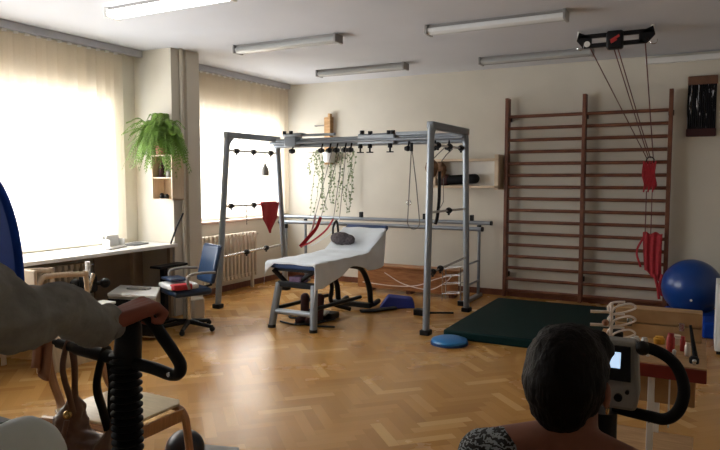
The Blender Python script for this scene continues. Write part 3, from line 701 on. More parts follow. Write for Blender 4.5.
MB().tube(smoothpath([(-.56, 8.03, .88), (-.63, 8.02, .70), (-.585, 8.03, .52)]), .012, seg=8).tube(smoothpath([(-.36, 8.04, .45), (-.38, 8.04, .30), (-.35, 8.05, .20)]), .016, seg=8).tube(smoothpath([(-.44, 8.04, .45), (-.40, 8.04, .30), (-.38, 8.05, .16)]), .016, seg=8).build('strap', 'red', t)

# ceiling pulley frame
PY = 6.62
t = thing('ceiling_pulley_frame', (-.77, PY, HC), 'black pulley frame fixed under the ceiling with ropes to the wall bars', 'pulley frame')
b = MB(); x0, x1, zc = -1.10, -.44, 2.86
b.b2((x0, PY - .02, zc + .035), (x1, PY + .02, zc + .075)); b.b2((x0 + .03, PY - .02, zc - .055), (x1 - .05, PY + .02, zc - .015))
b.prism([(x0, PY - .02, zc + .10), (x0 + .12, PY - .02, zc + .05), (x0 + .12, PY - .02, zc - .055), (x0 + .04, PY - .02, zc - .055), (x0 - .02, PY - .02, zc + .02)], (0, .04, 0))
b.prism([(x1, PY - .02, zc + .10), (x1 - .12, PY - .02, zc + .05), (x1 - .12, PY - .02, zc - .055), (x1 - .05, PY - .02, zc - .055), (x1 + .02, PY - .02, zc + .02)], (0, .04, 0))
b.build('bar', 'black', t, bevel=.006)
MB().b2((-.845, PY - .05, zc - .085), (-.695, PY + .05, zc + .085)).build('motor_block', 'black', t, bevel=.02)
MB().box((-.765, PY - .052, zc + .01), (.09, .006, .022), Matrix.Rotation(-.5, 3, 'Y')).box((-.775, PY - .052, zc - .015), (.06, .006, .02), Matrix.Rotation(-.5, 3, 'Y')).build('badge', 'redplastic', t)
MB().cyl((-1.02, PY - .028, zc - .02), (-1.02, PY - .018, zc - .02), .028).build('pulley', 'white', t)
MB().cyl((-.50, PY - .028, zc - .02), (-.50, PY - .018, zc - .02), .026).build('pulley', 'black', t)
for x in (x0, x1): MB().cyl((x, PY, zc + .05), (x, PY, HC), .016).build('hanger', 'white', t)
for x in (-1.08, -.43): MB().tube(arc((x, PY - .02, zc - .04), .03, 180, 380, 10), .005, seg=6).build('hook', 'chrome', t)
for x, xe in ((-1.0, -.56), (-.79, -.54), (-.755, -.52), (-.505, -.49)):
    MB().tube([(x, PY, zc - .04), (xe, 8.03, 1.78)], .0055, seg=6).build('rope', 'rope', t)

# woven wall hanging at right
t = thing('wall_hanging', (-.02, 8.28, 2.0), 'dark glossy strand wall hanging with brown ends high on the right wall', 'wall hanging')
b = MB()
for k in range(14):
    x = -.155 + k * .0205; b.tube([(x, 8.275 - .006 * (k % 2), 2.66), (x + random.uniform(-.004, .004), 8.27, 2.38), (x, 8.275, 2.06)], .011, seg=8)
b.build('strands', 'strands', t)
for z0, z1 in ((2.60, 2.70), (2.02, 2.11)): MB().b2((-.172, 8.255, z0), (.13, 8.298, z1)).build('end_band', 'maroon' if z0 < 2.3 else 'bag', t, bevel=.01)

# ---------------------------------------------------------------- office chair, white box
def frame_local(loc, rz):
    R_ = Matrix.Rotation(rz, 3, 'Z'); L_ = V(loc)
    return lambda x, y, z: L_ + R_ @ V((x, y, z))
t = thing('office_chair', (-4.56, 4.86, 0), 'dark blue swivel chair with star base by the far end of the counter', 'chair')
P = frame_local((-4.58, 4.88, 0), math.radians(66)); RZ = Matrix.Rotation(math.radians(66), 3, 'Z')   # local -X is the front
MB().box(P(-.02, 0, .41), (.40, .40, .07), RZ).build('seat', 'chairblue', t, bevel=.03)
RB = RZ @ Matrix.Rotation(math.radians(14), 3, 'Y')
MB().box(P(.235, 0, .67), (.05, .38, .40), RB).build('backrest', 'chairblue', t, bevel=.06)
MB().tube([P(.16, 0, .42), P(.25, 0, .44), P(.285, 0, .62)], .016).build('back_bracket', 'black', t)
for s in (-1, 1): MB().tube(smoothpath([P(.20, s * .22, .60), P(.02, s * .24, .61), P(-.10, s * .24, .58), P(-.08, s * .22, .46)]), .014).build('armrest', 'grey', t)
MB().cyl(P(0, 0, .07), P(0, 0, .38), .025).build('column', 'chrome', t)
for k in range(5):
    a = k * 2 * PI / 5 + .3; e = P(.27 * math.cos(a), .27 * math.sin(a), .05)
    MB().tube([P(0, 0, .09), e], [.028, .018]).build('base_leg', 'black', t); MB().sph(e - V((0, 0, .022)), .027).build('castor', 'black', t)
t = tag(MB().box(P(-.10, .0, .472), (.30, .34, .055), RZ).build('striped_cushion', 'paper', remesh=.015, it=8), 'white folded cloth with red patches on the seat of the swivel chair', 'cloth')
o = MB().box(P(-.14, -.17, .482), (.2, .10, .06), RZ).box(P(-.06, .13, .510), (.2, .08, .03), RZ).build('red_cloth', 'red', remesh=.013, it=6); tag(o, 'red crumpled cloth on the swivel chair seat', 'cloth')
o = MB().box(P(-.12, .05, .535), (.18, .26, .025), RZ).build('teal_folder', 'chairblue', bevel=.006); tag(o, 'dark teal folder on top of the cloth on the swivel chair', 'folder')
o = MB().b2((-4.99, 5.22, 0), (-4.82, 5.40, .23)).build('white_bin', 'beigebox', bevel=.02); tag(o, 'small off-white bin on the floor behind the swivel chair', 'bin')

t = thing('low_cabinet', (-4.85, 4.65, 0), 'low cabinet box with white top and dark front on the floor by the counter', 'cabinet')
pts = [(-5.02, 4.26), (-4.52, 4.38), (-4.84, 4.75), (-5.30, 4.66)]
MB().prism([(x, y, .03) for x, y in pts], (0, 0, .38)).build('body', 'beigebox', t, bevel=.006)
MB().prism([(x * 1.0 + (x + 4.94) * .03, y + (y - 4.55) * .03, .41) for x, y in pts], (0, 0, .03)).build('top', 'boxtop', t, bevel=.006)
MB().prism([V((-5.01, 4.252, .05)), V((-4.535, 4.366, .05)), V((-4.535, 4.366, .39)), V((-5.01, 4.252, .39))], (.003, -.012, 0)).build('front_panel', 'black', t)
MB().b2((-5.1, 4.42, 0), (-4.75, 4.65, .03)).build('plinth', 'black', t)
o = MB().box((-4.93, 4.56, .4505), (.22, .10, .02), Matrix.Rotation(.25, 3, 'Z')).build('grey_tray', 'grey', bevel=.005); tag(o, 'small grey tray on the low cabinet top', 'tray')

# ---------------------------------------------------------------- pale armchair near counter and clamp stand
t = thing('wooden_armchair', (-4.78, 3.45, 0), 'pale wooden armchair between the counter and the seated rider', 'armchair')
for x in (-5.0, -4.55):
    MB().tube(smoothpath([(x, 3.18, .02), (x, 3.17, .5), (x, 3.22, .74), (x, 3.32, .77), (x, 3.60, .745), (x, 3.64, .70), (x, 3.66, .02)]), .019, seg=10, flat=(1.2, .8)).build('side_frame', 'palewood', t)
MB().b2((-4.99, 3.2, .40), (-4.56, 3.66, .44)).build('seat', 'palewood', t, bevel=.01)
MB().box((-4.775, 3.19, .68), (.42, .025, .30)).build('backrest', 'palewood', t, bevel=.01)
o = MB().sph((-4.72, 3.45, .50), .09, (1.6, 1.7, .9)).sph((-4.68, 3.56, .50), .07, (1.2, 1.5, .8)).build('purple_cardigan', 'purple', remesh=.015, disp=.03, dscale=.05); tag(o, 'muted purple cardigan heaped on the pale armchair', 'clothing')
o = MB().b2((-4.66, 3.66, .45), (-4.50, 3.9, .47)).b2((-4.6, 3.76, 0), (-4.56, 3.8, .45)).build('white_tray_stool', 'boxtop', bevel=.004); tag(o, 'small stool with pale top beside the armchair', 'stool')
t = thing('clamp_stand', (-4.85, 3.9, 0), 'white upright post with black clamp knobs in front of the counter', 'stand')
MB().cyl((-4.85, 3.9, .02), (-4.85, 3.9, .80), .022).build('post', 'white', t); MB().cyl((-4.85, 3.9, 0), (-4.85, 3.9, .02), .14).build('base', 'black', t)
for dx, dy, z in ((-.10, -.06, .60), (.10, .10, .60)): MB().cyl((-4.85, 3.9, z), (-4.85 + dx, 3.9 + dy, z), .018).sph((-4.85 + dx, 3.9 + dy, z), .045).build('knob', 'black', t)
MB().box((-4.85, 3.9, .60), (.12, .12, .16)).build('clamp_block', 'black', t, bevel=.02); MB().cyl((-4.80, 3.86, .55), (-4.78, 3.90, .70), .022).build('handle', 'chrome', t)

# ---------------------------------------------------------------- blue padded chair at left edge
t = thing('padded_backrest_stand', (-3.75, 2.32, 0), 'tall blue padded oval backrest on a black post at the left picture edge', 'backrest')
pr = arc((-3.64, 2.2, 1.0), .335, 0, 180, 28, (1, 0, 0), (0, 0, 1), ry=.60) + [V((-3.975, 2.2, .82)), V((-3.94, 2.2, .78)), V((-3.34, 2.2, .78)), V((-3.305, 2.2, .82))]
MB().prism(pr, (0, .05, 0)).build('backrest', 'bluevinyl', t, bevel=.02)
MB().b2((-3.90, 2.25, .03), (-3.84, 2.35, 1.2)).build('post', 'black', t, bevel=.005)
MB().b2((-4.1, 2.05, 0), (-3.80, 2.45, .03)).build('base_plate', 'black', t, bevel=.005)
MB().b2((-4.35, 2.10, .48), (-3.90, 2.45, .55)).build('seat', 'bluevinyl', t, bevel=.02)

# ---------------------------------------------------------------- bentwood chair with bag
t = thing('bentwood_chair', (-2.45, 2.1, 0), 'bentwood chair with pale seat standing behind the black bellows', 'chair')
def seat_pts():
    return [(-2.66, 1.93), (-2.60, 1.90), (-2.24, 1.93), (-2.20, 1.97), (-2.20, 2.27), (-2.24, 2.31), (-2.60, 2.31), (-2.66, 2.28)]
MB().prism([(x, y, .445) for x, y in seat_pts()], (0, 0, .014)).build('seat', 'seatwood', t, bevel=.004)
for y in (1.925, 2.285):
    MB().tube(smoothpath([(-2.74, y, .40), (-2.5, y, .425), (-2.26, y, .43), (-2.19, y, .40), (-2.165, y, .30), (-2.13, y, .02)], 6), .022, seg=8, flat=(1, .75)).build('front_leg', 'bentwood', t)
    MB().tube(smoothpath([(-2.60, y, .42), (-2.66, y, .25), (-2.78, y, .02)], 6), .02, seg=8, flat=(1, .7)).build('rear_leg', 'bentwood', t)
    yp = y + (.065 if y < 2 else .0)
    MB().tube(smoothpath([(-2.60, y, .43), (-2.70, yp, .47), (-2.76, yp, .60), (-2.80, yp, .82)], 6), .020, seg=8, flat=(1, .8)).build('back_post', 'bentwood', t)
MB().b2((-2.20, 1.92, .37), (-2.185, 2.29, .43)).build('apron', 'bentwood', t, bevel=.003)
def bk(u, v): return V((-2.745 - .06 * v - .03 * math.sin(u * PI), 2.0 + .28 * u, .60 + .17 * v))
MB().grid(bk, 12, 4).build('backrest', 'seatwood', t, solid=.012)

def rag(u, v): return V((-2.775 + .03 * math.sin(u * 9) - .10 * (u - .5) , 1.955 + .03 * math.sin(u * PI) - .03*v, .80 - .19 * v - .03 * math.sin(u * 5)))
o = MB().grid(rag, 14, 8).build('brown_cloth', 'pot', solid=.01); tag(o, 'rust brown cloth hanging on the back post of the bentwood chair', 'cloth')
# ball and dark plate on the floor
o = MB().sph((-2.39, 2.50, .103), .103, u=32, v=24).build('medicine_ball', 'darkball'); tag(o, 'small black ball on the floor by the bentwood chair leg', 'ball')
o = MB().prism([(-2.50, 2.72, 0), (-2.26, 2.79, 0), (-2.20, 2.72, 0), (-2.30, 2.60, 0), (-2.44, 2.66, 0)], (0, 0, .03)).build('dark_floor_plate', 'grey', bevel=.006); tag(o, 'flat grey plate on the floor behind the small black ball', 'plate')

# ---------------------------------------------------------------- hand therapy table at right
t = thing('therapy_table', (-.3, 3.3, 0), 'wooden table with dark red front edge and white metal legs at right', 'table')
TX0, TX1, TY0, TY1, TZ = -.44, .05, 3.05, 3.64, .715
MB().b2((TX0, TY0, TZ), (TX1, TY1, TZ + .022)).build('top', 'plywood', t, bevel=.002)
MB().b2((TX0, TY0 - .012, TZ - .04), (TX1, TY0, TZ + .018)).build('front_edge', 'redpaint', t, bevel=.003)
for x in (TX0 + .06, -.165, ):
    for y in (TY0 + .03, TY1 - .04): MB().b2((x - .014, y - .014, 0), (x + .014, y + .014, TZ - .01)).build('leg', 'white', t, bevel=.003)
MB().b2((-.095, TY0 + .02, .45), (-.088, TY0 + .03, TZ)).build('hanger_rod', 'white', t)
MB().b2((TX0 + .02, TY0 + .05, TZ - .17), (.01, TY1 - .02, TZ)).build('drawer_box', 'plywood', t, bevel=.003)
MB().b2((TX0 + .02, TY0 + .055, .20), (TX1 - .04, TY1 - .03, .23)).build('lower_shelf', 'plywood', t, bevel=.003)
t = thing('wooden_crate', (-.2, 3.55, TZ + .022), 'plywood box with a dark seam standing at the back of the therapy table', 'box')
MB().b2((-.37, 3.52, TZ + .022), (.03, 3.63, TZ + .092)).build('lower_half', 'plywood', t, bevel=.004)
MB().b2((-.37, 3.525, TZ + .096), (.03, 3.63, TZ + .168)).build('upper_half', 'plywood', t, bevel=.004)
for x in (-.30, -.06): MB().b2((x - .012, 3.514, TZ + .075), (x + .012, 3.525, TZ + .115)).build('latch', 'chrome', t, bevel=.002)
TT = TZ + .022
# wire loop toy
t = thing('wire_loop_stand', (-.33, 3.28, TT), 'white bent-wire loop toy with three loops standing on the therapy table', 'hand therapy toy')
MB().b2((-.43, 3.22, TT), (-.30, 3.30, TT + .02)).build('base', 'oak', t, bevel=.003)
MB().cyl((-.36, 3.26, TT), (-.36, 3.26, TT + .215), .008).build('post', 'wire', t)
for z in (.195, .135, .070):
    b = MB(); zz = TT + z
    b.tube(smoothpath([(-.36, 3.26, zz - .035), (-.34, 3.25, zz + .0), (-.28, 3.24, zz + .025), (-.25, 3.24, zz + .01), (-.28, 3.25, zz - .012), (-.33, 3.26, zz - .03), (-.37, 3.27, zz - .035), (-.375, 3.27, zz - .0), (-.35, 3.26, zz + .022), (-.30, 3.25, zz + .03)]), .005, seg=8)
    b.build('loop', 'wire', t)
for z in (.10, .165): MB().cyl((-.455, 3.25, TT + z), (-.37, 3.26, TT + z + .003), .0075).build('peg', 'wire', t)
for x, z in ((-.385, .115), (-.40, .055), (-.43, .03), (-.46, .02)): MB().sph((x, 3.255, TT + z), .016).build('bead', 'pot', t)
o = MB().sph((-.33, 3.15, TT + .03), .03, (1.8, 1, .9)).sph((-.36, 3.15, TT + .04), .022).build('green_putty', 'green', remesh=.007, disp=.008, dscale=.02); tag(o, 'green therapy putty behind the bike console on the table', 'putty')
jars = [('yellow_tub', 'yellow', -.155, 3.43, .026, .035, 'yellow little tub on the therapy table'), ('white_tub', 'wire', -.085, 3.46, .032, .045, 'white tub beside the yellow tub on the therapy table'),
        ('dark_red_bottle', 'redplastic', -.10, 3.30, .018, .085, 'dark red bottle standing on the therapy table'), ('black_cup', 'black', -.345, 3.38, .03, .06, 'black cup behind the console arm on the therapy table'),
        ('glass_jar', 'paper', -.26, 3.36, .022, .04, 'pale little jar left of the yellow tub'), ('red_white_tube', 'redplastic', -.05, 3.33, .012, .07, 'thin red tube in the middle of the clutter on the table'),
        ('white_tube', 'wire', -.028, 3.25, .013, .06, 'white upright tube beside the tall black pen'), ('black_stopper', 'black', .0, 3.13, .020, .03, 'black round stopper near the front right table corner'),
        ('pale_bottle', 'boxtop', -.215, 3.33, .016, .045, 'small pale bottle behind the black handlebar'), ('small_red_block', 'redplastic', -.19, 3.26, .014, .03, 'small red peg in the clutter behind the handlebar')]
for nm, m, x, y, r, h, lb in jars:
    o = MB().lathe((x, y, TT), [(r * .9, 0), (r, .004), (r, h * .75), (r * .75, h * .85), (r * .78, h)], 16).build(nm, m); tag(o, lb, 'container', None)
o = MB().tube([(.005, 3.20, TT + .005), (-.02, 3.22, TT + .15)], [.012, .006]).build('black_pen_stick', 'black'); tag(o, 'tall black pointed stick standing among the clutter on the table', 'stick')
for k in range(9):
    x = -.28 + k * .034 + random.uniform(-.01, .01); y = 3.14 + random.uniform(0, .12)
    if abs(x) < .03: y = 3.10
    if abs(x + .33) < .07: continue
    o = MB().cyl((x, y, TT), (x, y, TT + .014), .007).sph((x, y, TT + .017), .009).build('small_peg', ['paper', 'bentwood', 'chrome'][k % 3]); tag(o, 'little peg scattered on the front half of the therapy table', 'peg', 'little pegs on the table')

# ---------------------------------------------------------------- left exercise bike
t = thing('exercise_bike', (-1.2, .6, 0), 'black exercise bike with ribbed bellows column ridden by the person in grey', 'exercise bike')
HY = 1.05
prof = []
z = .62
while z < 1.135:
    prof += [(.027, z), (.037, z + .006), (.037, z + .0095), (.027, z + .0155)]; z += .0175
MB().lathe((-1.185, HY, 0), prof, 28).build('bellows', 'rubber', t)
MB().b2((-1.235, HY - .05, .10), (-1.135, HY + .05, .62)).build('lower_column', 'console', t, bevel=.02)
MB().cap((-1.180, HY, 1.12), (-1.170, HY, 1.20), .034, .030).build('steering_head', 'black', t, remesh=.008)
MB().tube(smoothpath([(-1.44, HY, 1.134), (-1.40, HY, 1.131), (-1.30, HY, 1.125), (-1.185, HY, 1.120)]), [.007] * 4 + [.0125] * 8 + [.016] * 13, seg=12).build('handlebar', 'black', t)
MB().tube(smoothpath([(-1.185, HY, 1.118), (-1.10, HY, 1.115), (-1.045, HY, 1.108), (-1.020, HY, 1.113), (-1.012, HY, 1.130), (-1.022, HY, 1.148), (-1.06, HY, 1.187), (-1.095, HY, 1.222), (-1.12, HY, 1.235), (-1.165, HY, 1.232)]), .0145, seg=12).build('loop_handle', 'black', t)
MB().cyl((-1.035, HY - .016, 1.112), (-1.035, HY - .012, 1.112), .005).build('screw', 'chrome', t)
MB().b2((-1.32, .98, .0), (-1.05, 1.06, .06)).build('front_foot', 'black', t, bevel=.015)
MB().b2((-1.55, .12, .0), (-.98, .20, .06)).build('rear_foot', 'black', t, bevel=.015)
MB().tube([(-1.185, 1.02, .12), (-1.27, .16, .10)], .04).build('frame_tube', 'console', t)
MB().tube([(-1.27, .45, .13), (-1.28, .34, .80)], .03).build('seat_post', 'chrome', t)
MB().sph((-1.28, .33, .835), .10, (1.15, 1.3, .42)).sph((-1.28, .45, .84), .05, (.8, 1.6, .6)).build('saddle', 'black', t, remesh=.012)
MB().cyl((-1.29, .72, .44), (-1.21, .72, .44), .17, seg=32).build('flywheel_housing', 'console', t)
MB().b2((-1.28, .68, .10), (-1.22, .76, .40)).build('housing_support', 'console', t)
for sx, ang in ((1, 1.2), (-1, 1.2 + PI)):
    cx = -1.25 + sx * .055; e = V((cx, .72 + .10 * math.cos(ang), .44 + .14 * math.sin(ang)))
    MB().tube([(cx, .72, .44), e], .012).build('crank', 'chrome', t)
    MB().b2(e + V((min(0, sx * .09), -.045, -.012)), e + V((max(0, sx * .09), .045, .012))).build('pedal', 'black', t, bevel=.004)

# ---------------------------------------------------------------- right exercise bike
t = thing('console_bike', (-.25, 1.7, 0), 'exercise bike with grey console and black loop handlebar ridden by the dark-haired person', 'exercise bike')
BX = -.25
MB().tube([(BX, 2.10, .08), (BX, 2.10, .82)], .045).build('column', 'black', t)
MB().prism([(BX - .10, 2.05, .845), (BX + .10, 2.05, .845), (BX + .108, 2.05, .90), (BX + .095, 2.09, 1.048), (BX - .095, 2.09, 1.048), (BX - .108, 2.05, .90)], (0, .07, 0)).build('console_body', 'grey', t, bevel=.012)
SL = lambda x, z: (x, 2.048 + max(0, (z - .9) / .165 * .04), z)
MB().prism([V(SL(BX - .085, .935)) - V((0, .006, 0)), V(SL(BX + .083, .935)) - V((0, .006, 0)), V(SL(BX + .078, 1.036)) - V((0, .006, 0)), V(SL(BX - .078, 1.036)) - V((0, .006, 0))], (0, .01, 0)).build('console_face', 'black', t)
MB().prism([V(SL(BX - .03, .972)) - V((0, .009, 0)), V(SL(BX + .052, .972)) - V((0, .009, 0)), V(SL(BX + .052, 1.018)) - V((0, .009, 0)), V(SL(BX - .03, 1.018)) - V((0, .009, 0))], (0, .008, 0)).build('screen', 'screen', t)
MB().cyl((BX + .05, 2.040, .885), (BX + .05, 2.052, .885), .012).build('button', 'black', t)
MB().cyl((BX + .075, 2.040, .905), (BX + .075, 2.052, .905), .006).build('button', 'black', t)
for s in (-1, 1):
    pts = [(BX + s * .03, 2.13, 1.0), (BX + s * .10, 2.12, 1.030), (BX + s * .155, 2.10, 1.026), (BX + s * .198, 2.09, 1.0), (BX + s * .222, 2.08, .955), (BX + s * .226, 2.07, .91), (BX + s * .212, 2.07, .862), (BX + s * .180, 2.08, .830), (BX + s * .13, 2.10, .824), (BX + s * .03, 2.12, .827)]
    MB().tube(smoothpath(pts), .0175, seg=14).build('loop_handle', 'rubber', t)
    MB().prism([(BX + s * .12, 2.09, .83), (BX + s * .15, 2.09, .83), (BX + s * .135, 2.09, .805)], (0, .015, 0)).build('lever', 'black', t)
MB().sph((BX + .11, 2.10, 1.032), .022).build('joint_cap', 'black', t)
MB().b2((BX - .25, 2.06, 0), (BX + .25, 2.14, .06)).build('front_foot', 'black', t, bevel=.015)
MB().b2((BX - .25, 1.12, 0), (BX + .25, 1.20, .06)).build('rear_foot', 'black', t, bevel=.015)
MB().b2((BX - .035, 1.16, .04), (BX + .035, 2.1, .11)).build('frame_beam', 'console', t, bevel=.01)
MB().cyl((BX, 1.38, .1), (BX, 1.38, .36), .03).build('seat_post', 'chrome', t)
MB().b2((BX - .19, 1.22, .355), (BX + .19, 1.58, .415)).build('seat', 'black', t, bevel=.025)
MB().cyl((BX - .04, 1.93, .26), (BX + .04, 1.93, .26), .14, seg=28).build('flywheel_housing', 'console', t)
for s in (-1, 1):
    MB().tube([(BX + s * .05, 1.93, .26), (BX + s * .055, 1.93 + s * .08, .26 + .02 * s)], .012).build('crank', 'chrome', t)
    MB().box((BX + s * .105, 1.93 + s * .08, .26 + .02 * s), (.09, .10, .022)).build('pedal', 'black', t)

# ---------------------------------------------------------------- people
def hand(b, w, fwd, up, side, L=.18, curl=.5, spread=.018):
    """palm + five fingers. w wrist, fwd direction of the palm, up the back of the hand, side towards the thumb"""
    w, f, u, s = V(w), V(fwd).normalized(), V(up).normalized(), V(side).normalized()
    k = L / .18
    P_ = lambda a, c, d: w + (f * a + s * c + u * d) * k
    for c in (-.030, -.010, .011, .031): b.cap(P_(.005, c * .55, 0), P_(.078, c, 0), .0165 * k, .0125 * k)
    for c, ln in ((-.031, .060), (-.011, .074), (.011, .080), (.031, .072)):
        p = P_(.080, c, .002); a = 0; seg = [ln * .45, ln * .32, ln * .25]; r = .0092 * k
        for j, sl in enumerate(seg):
            a += curl * (1.15 if j else .9)
            q = p + (f * math.cos(a) - u * math.sin(a)) * sl * k; b.cap(p, q, r, r * .92); p = q; r *= .93
    p = P_(.018, .028, -.004); q = P_(.050, .056, -.018); b.cap(p, q, .0135 * k, .011 * k)
    q2 = P_(.082, .058, -.040 * min(1, curl * 2)); b.cap(q, q2, .0105 * k, .009 * k); b.cap(q2, q2 + (f * .6 - u * .7 * curl).normalized() * .022 * k, .009 * k, .008 * k)

def head(b, c, f, k=1.):
    c, f = V(c), V(f).normalized(); r = f.cross(V((0, 0, 1))).normalized(); up = r.cross(f)
    P_ = lambda a, s, z: c + (f * a + r * s + up * z) * k
    rot = Matrix((r, f, up)).transposed()
    b.sph(P_(-.008, 0, .025), .088 * k, (.86, 1.08, 1.0), rot); b.sph(P_(.03, 0, -.035), .062 * k, (.95, 1, 1.15), rot); b.sph(P_(.058, 0, -.088), .024 * k, (1.2, .9, .8), rot)
    b.cap(P_(.084, 0, .02), P_(.106, 0, -.018), .008 * k, .013 * k); b.sph(P_(.090, 0, -.052), .014 * k, (1.5, .6, .55), rot)
    b.sph(P_(.076, 0, .035), .03 * k, (1.7, .5, .35), rot)
    for s in (-1, 1):
        b.sph(P_(-.014, s * .090, -.020), .024 * k, (.38, .75, 1.35), rot); b.sph(P_(0, s * .078, -.03), .012 * k)
        b.sph(P_(.062, s * .042, -.02), .022 * k, (1, .8, .9), rot)
    return P_, rot

def eyes(P_, k, par):
    for s in (-1, 1):
        e = MB().sph(P_(.083, s * .031, .012), .0115 * k, u=12, v=8).build('eye', 'paper', par)
        MB().sph(P_(.0925, s * .031, .012), .0050 * k, u=10, v=6).build('pupil', 'black', par)

# seated person with dark hair, seen from behind
WX, WY = -.245, 1.475
t = thing('person', (WX, 1.42, 0), 'dark-haired person seen from behind in black and white patterned top on the console bike', 'person')
b = MB(); hc = (WX - .008, WY + .015, 1.093)
P_, rt = head(b, hc, (.12, 1, -.05), .99)
b.cap((WX, WY - .02, .94), (WX, WY, 1.05), .066, .060)
b.cap((WX - .08, WY - .045, .912), (WX + .08, WY - .045, .912), .052, .052)
for s in (-1, 1):
    b.cap((WX + s * .03, WY - .035, .965), (WX + s * .16, WY - .03, .912), .045, .052)
    sh = V((WX + s * .175, WY - .03, .885)); el = V((WX + s * .215, WY + .07, .66)); wr = V((WX + s * .13, WY + .27, .61))
    b.cap(sh, el, .045, .037); b.cap(el, wr, .036, .024)
    hand(b, wr, (-.1 * s, .9, -.25), (0, .2, 1), (-s, 0, 0), .165, .32)
    hp = V((WX + s * .085, 1.42, .49)); kn = V((WX + s * .115, 1.86, .53)); an = V((WX + s * .105, 1.93 + s * .06 + .0, .345 + .02 * s))
    b.cap(hp, kn, .08, .055); b.cap(kn, an, .052, .035); b.cap(an + V((0, 0, -.02)), an + V((0, .10, -.04)), .03, .025)
b.cap((WX, 1.41, .51), (WX, 1.44, .68), .125, .11); b.cap((WX, 1.44, .68), (WX, 1.44, .84), .115, .115)
b.cap((WX - .07, 1.45, .84), (WX + .07, 1.45, .84), .085, .085)
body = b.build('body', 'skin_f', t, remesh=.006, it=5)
eyes(P_, 1.02, t)
b = MB()                                           # blouse with a wide neckline
b.cap((WX, 1.42, .56), (WX, 1.44, .70), .145, .13); b.cap((WX, 1.445, .70), (WX, 1.445, .80), .13, .13)
b.cap((WX - .085, 1.45, .815), (WX + .085, 1.45, .815), .100, .100)
for s in (-1, 1):
    b.cap((WX + s * .125, WY - .035, .914), (WX + s * .185, WY - .03, .892), .062, .064)
    b.cap((WX + s * .10, WY - .045, .87), (WX + s * .185, WY - .03, .885), .078, .068)
    b.cap((WX + s * .185, WY - .03, .885), (WX + s * .215, WY + .06, .68), .070, .058)
b.build('blouse', 'blouse', t, remesh=.008, it=4, disp=.006, dscale=.05)
b = MB(); b.cap((WX, 1.41, .50), (WX, 1.43, .58), .145, .14)
for s in (-1, 1):
    b.cap((WX + s * .085, 1.42, .495), (WX + s * .115, 1.86, .535), .088, .064); b.cap((WX + s * .115, 1.86, .53), (WX + s * .105, 1.93 + s * .06, .375), .062, .05)
b.build('trousers', 'navy', t, remesh=.01)
for s in (-1, 1):
    MB().cap((WX + s * .105, 1.91 + s * .06, .318 + .02 * s), (WX + s * .105, 2.02 + s * .06, .308 + .02 * s), .036, .032).build('shoe', 'black', t, remesh=.008)
b = MB()                                           # short rounded bob
h = lambda a, s, z, r, q=(1, 1, 1): b.sph(P_(a, s, z), r, q, rt)
h(-.012, 0, .034, .098, (.93, 1.04, .95)); h(-.052, 0, -.005, .088, (.96, .82, .96)); h(-.062, 0, -.045, .068, (1.0, .66, .95)); h(-.058, 0, -.075, .050, (.95, .60, .85))
for s in (-1, 1):
    h(-.040, s * .054, .0, .046, (.85, .95, 1.2)); h(-.044, s * .058, -.030, .034, (.75, .9, 1.1)); h(.035, s * .045, .07, .045); h(-.012, s * .076, .022, .022, (.7, 1.3, 1.5))
h(.03, 0, .085, .055, (1.2, 1, .7))
b.build('hair', 'hair', t, remesh=.006, it=3, disp=.008, dscale=.022)
for s in (-1, 1): MB().tube(arc(P_(-.002, s * .090, -.052), .011, 0, 345, 16, rt @ V((0, 1, 0)), rt @ V((0, 0, 1))), .002, seg=6).build('earring', 'gold', t)
MB().sph((WX - .05, WY - .065, .975), .004).build('necklace_clasp', 'gold', t)

# rider in grey at the left edge, mostly outside the frame
t = thing('person', (-1.28, .4, 0), 'person in grey sweatshirt at the left edge gripping the bike handle with one hand', 'person')
b = MB()
P_, rt = head(b, (-1.30, .50, 1.70), (.02, 1, -.05), 1.08)
b.cap((-1.29, .44, 1.49), (-1.295, .48, 1.64), .062, .058)
S, E_, W_ = V((-1.09, .48, 1.415)), V((-1.105, .765, 1.300)), V((-1.138, .972, 1.232))
b.cap(S, E_, .052, .042); b.cap(E_, W_, .041, .027)
# right hand closed over the handle: back of the hand up
hand(b, W_ + V((.006, .0, .006)), (.34, 1, .30), (.08, -.35, 1), (-1, .35, .05), .20, 1.15)
SL_, EL_, WL_ = V((-1.48, .48, 1.405)), V((-1.58, .58, 1.15)), V((-1.49, .76, .99))
b.cap(SL_, EL_, .052, .042); b.cap(EL_, WL_, .041, .027)
hand(b, WL_, (.45, .85, -.25), (-.1, .2, 1), (.9, -.4, 0), .18, .4)
b.cap((-1.285, .38, .97), (-1.285, .42, 1.18), .14, .125); b.cap((-1.285, .42, 1.18), (-1.285, .45, 1.34), .13, .12); b.cap((-1.40, .46, 1.37), (-1.17, .46, 1.37), .085, .085)
hips = {1: ((-1.19, .40, .955), (-1.160, .765, 1.00), (-1.145, .77, .60)), -1: ((-1.38, .40, .945), (-1.40, .80, .80), (-1.36, .70, .40))}
for s, (hp, kn, an) in hips.items():
    b.cap(hp, kn, .088, .058); b.cap(kn, an, .055, .036); b.cap(V(an) + V((0, 0, -.02)), V(an) + V((0, .11, -.03)), .032, .026)
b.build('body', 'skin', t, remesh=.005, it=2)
eyes(P_, 1.08, t)
b = MB(); h = lambda a, s, z, r, q=(1, 1, 1): b.sph(P_(a, s, z), r, q, rt)
h(-.02, 0, .045, .098, (.92, 1.05, .92)); h(-.055, 0, -.01, .075, (1, .7, 1))
b.build('hair', 'hair', t, remesh=.007, disp=.005, dscale=.02)
b = MB()
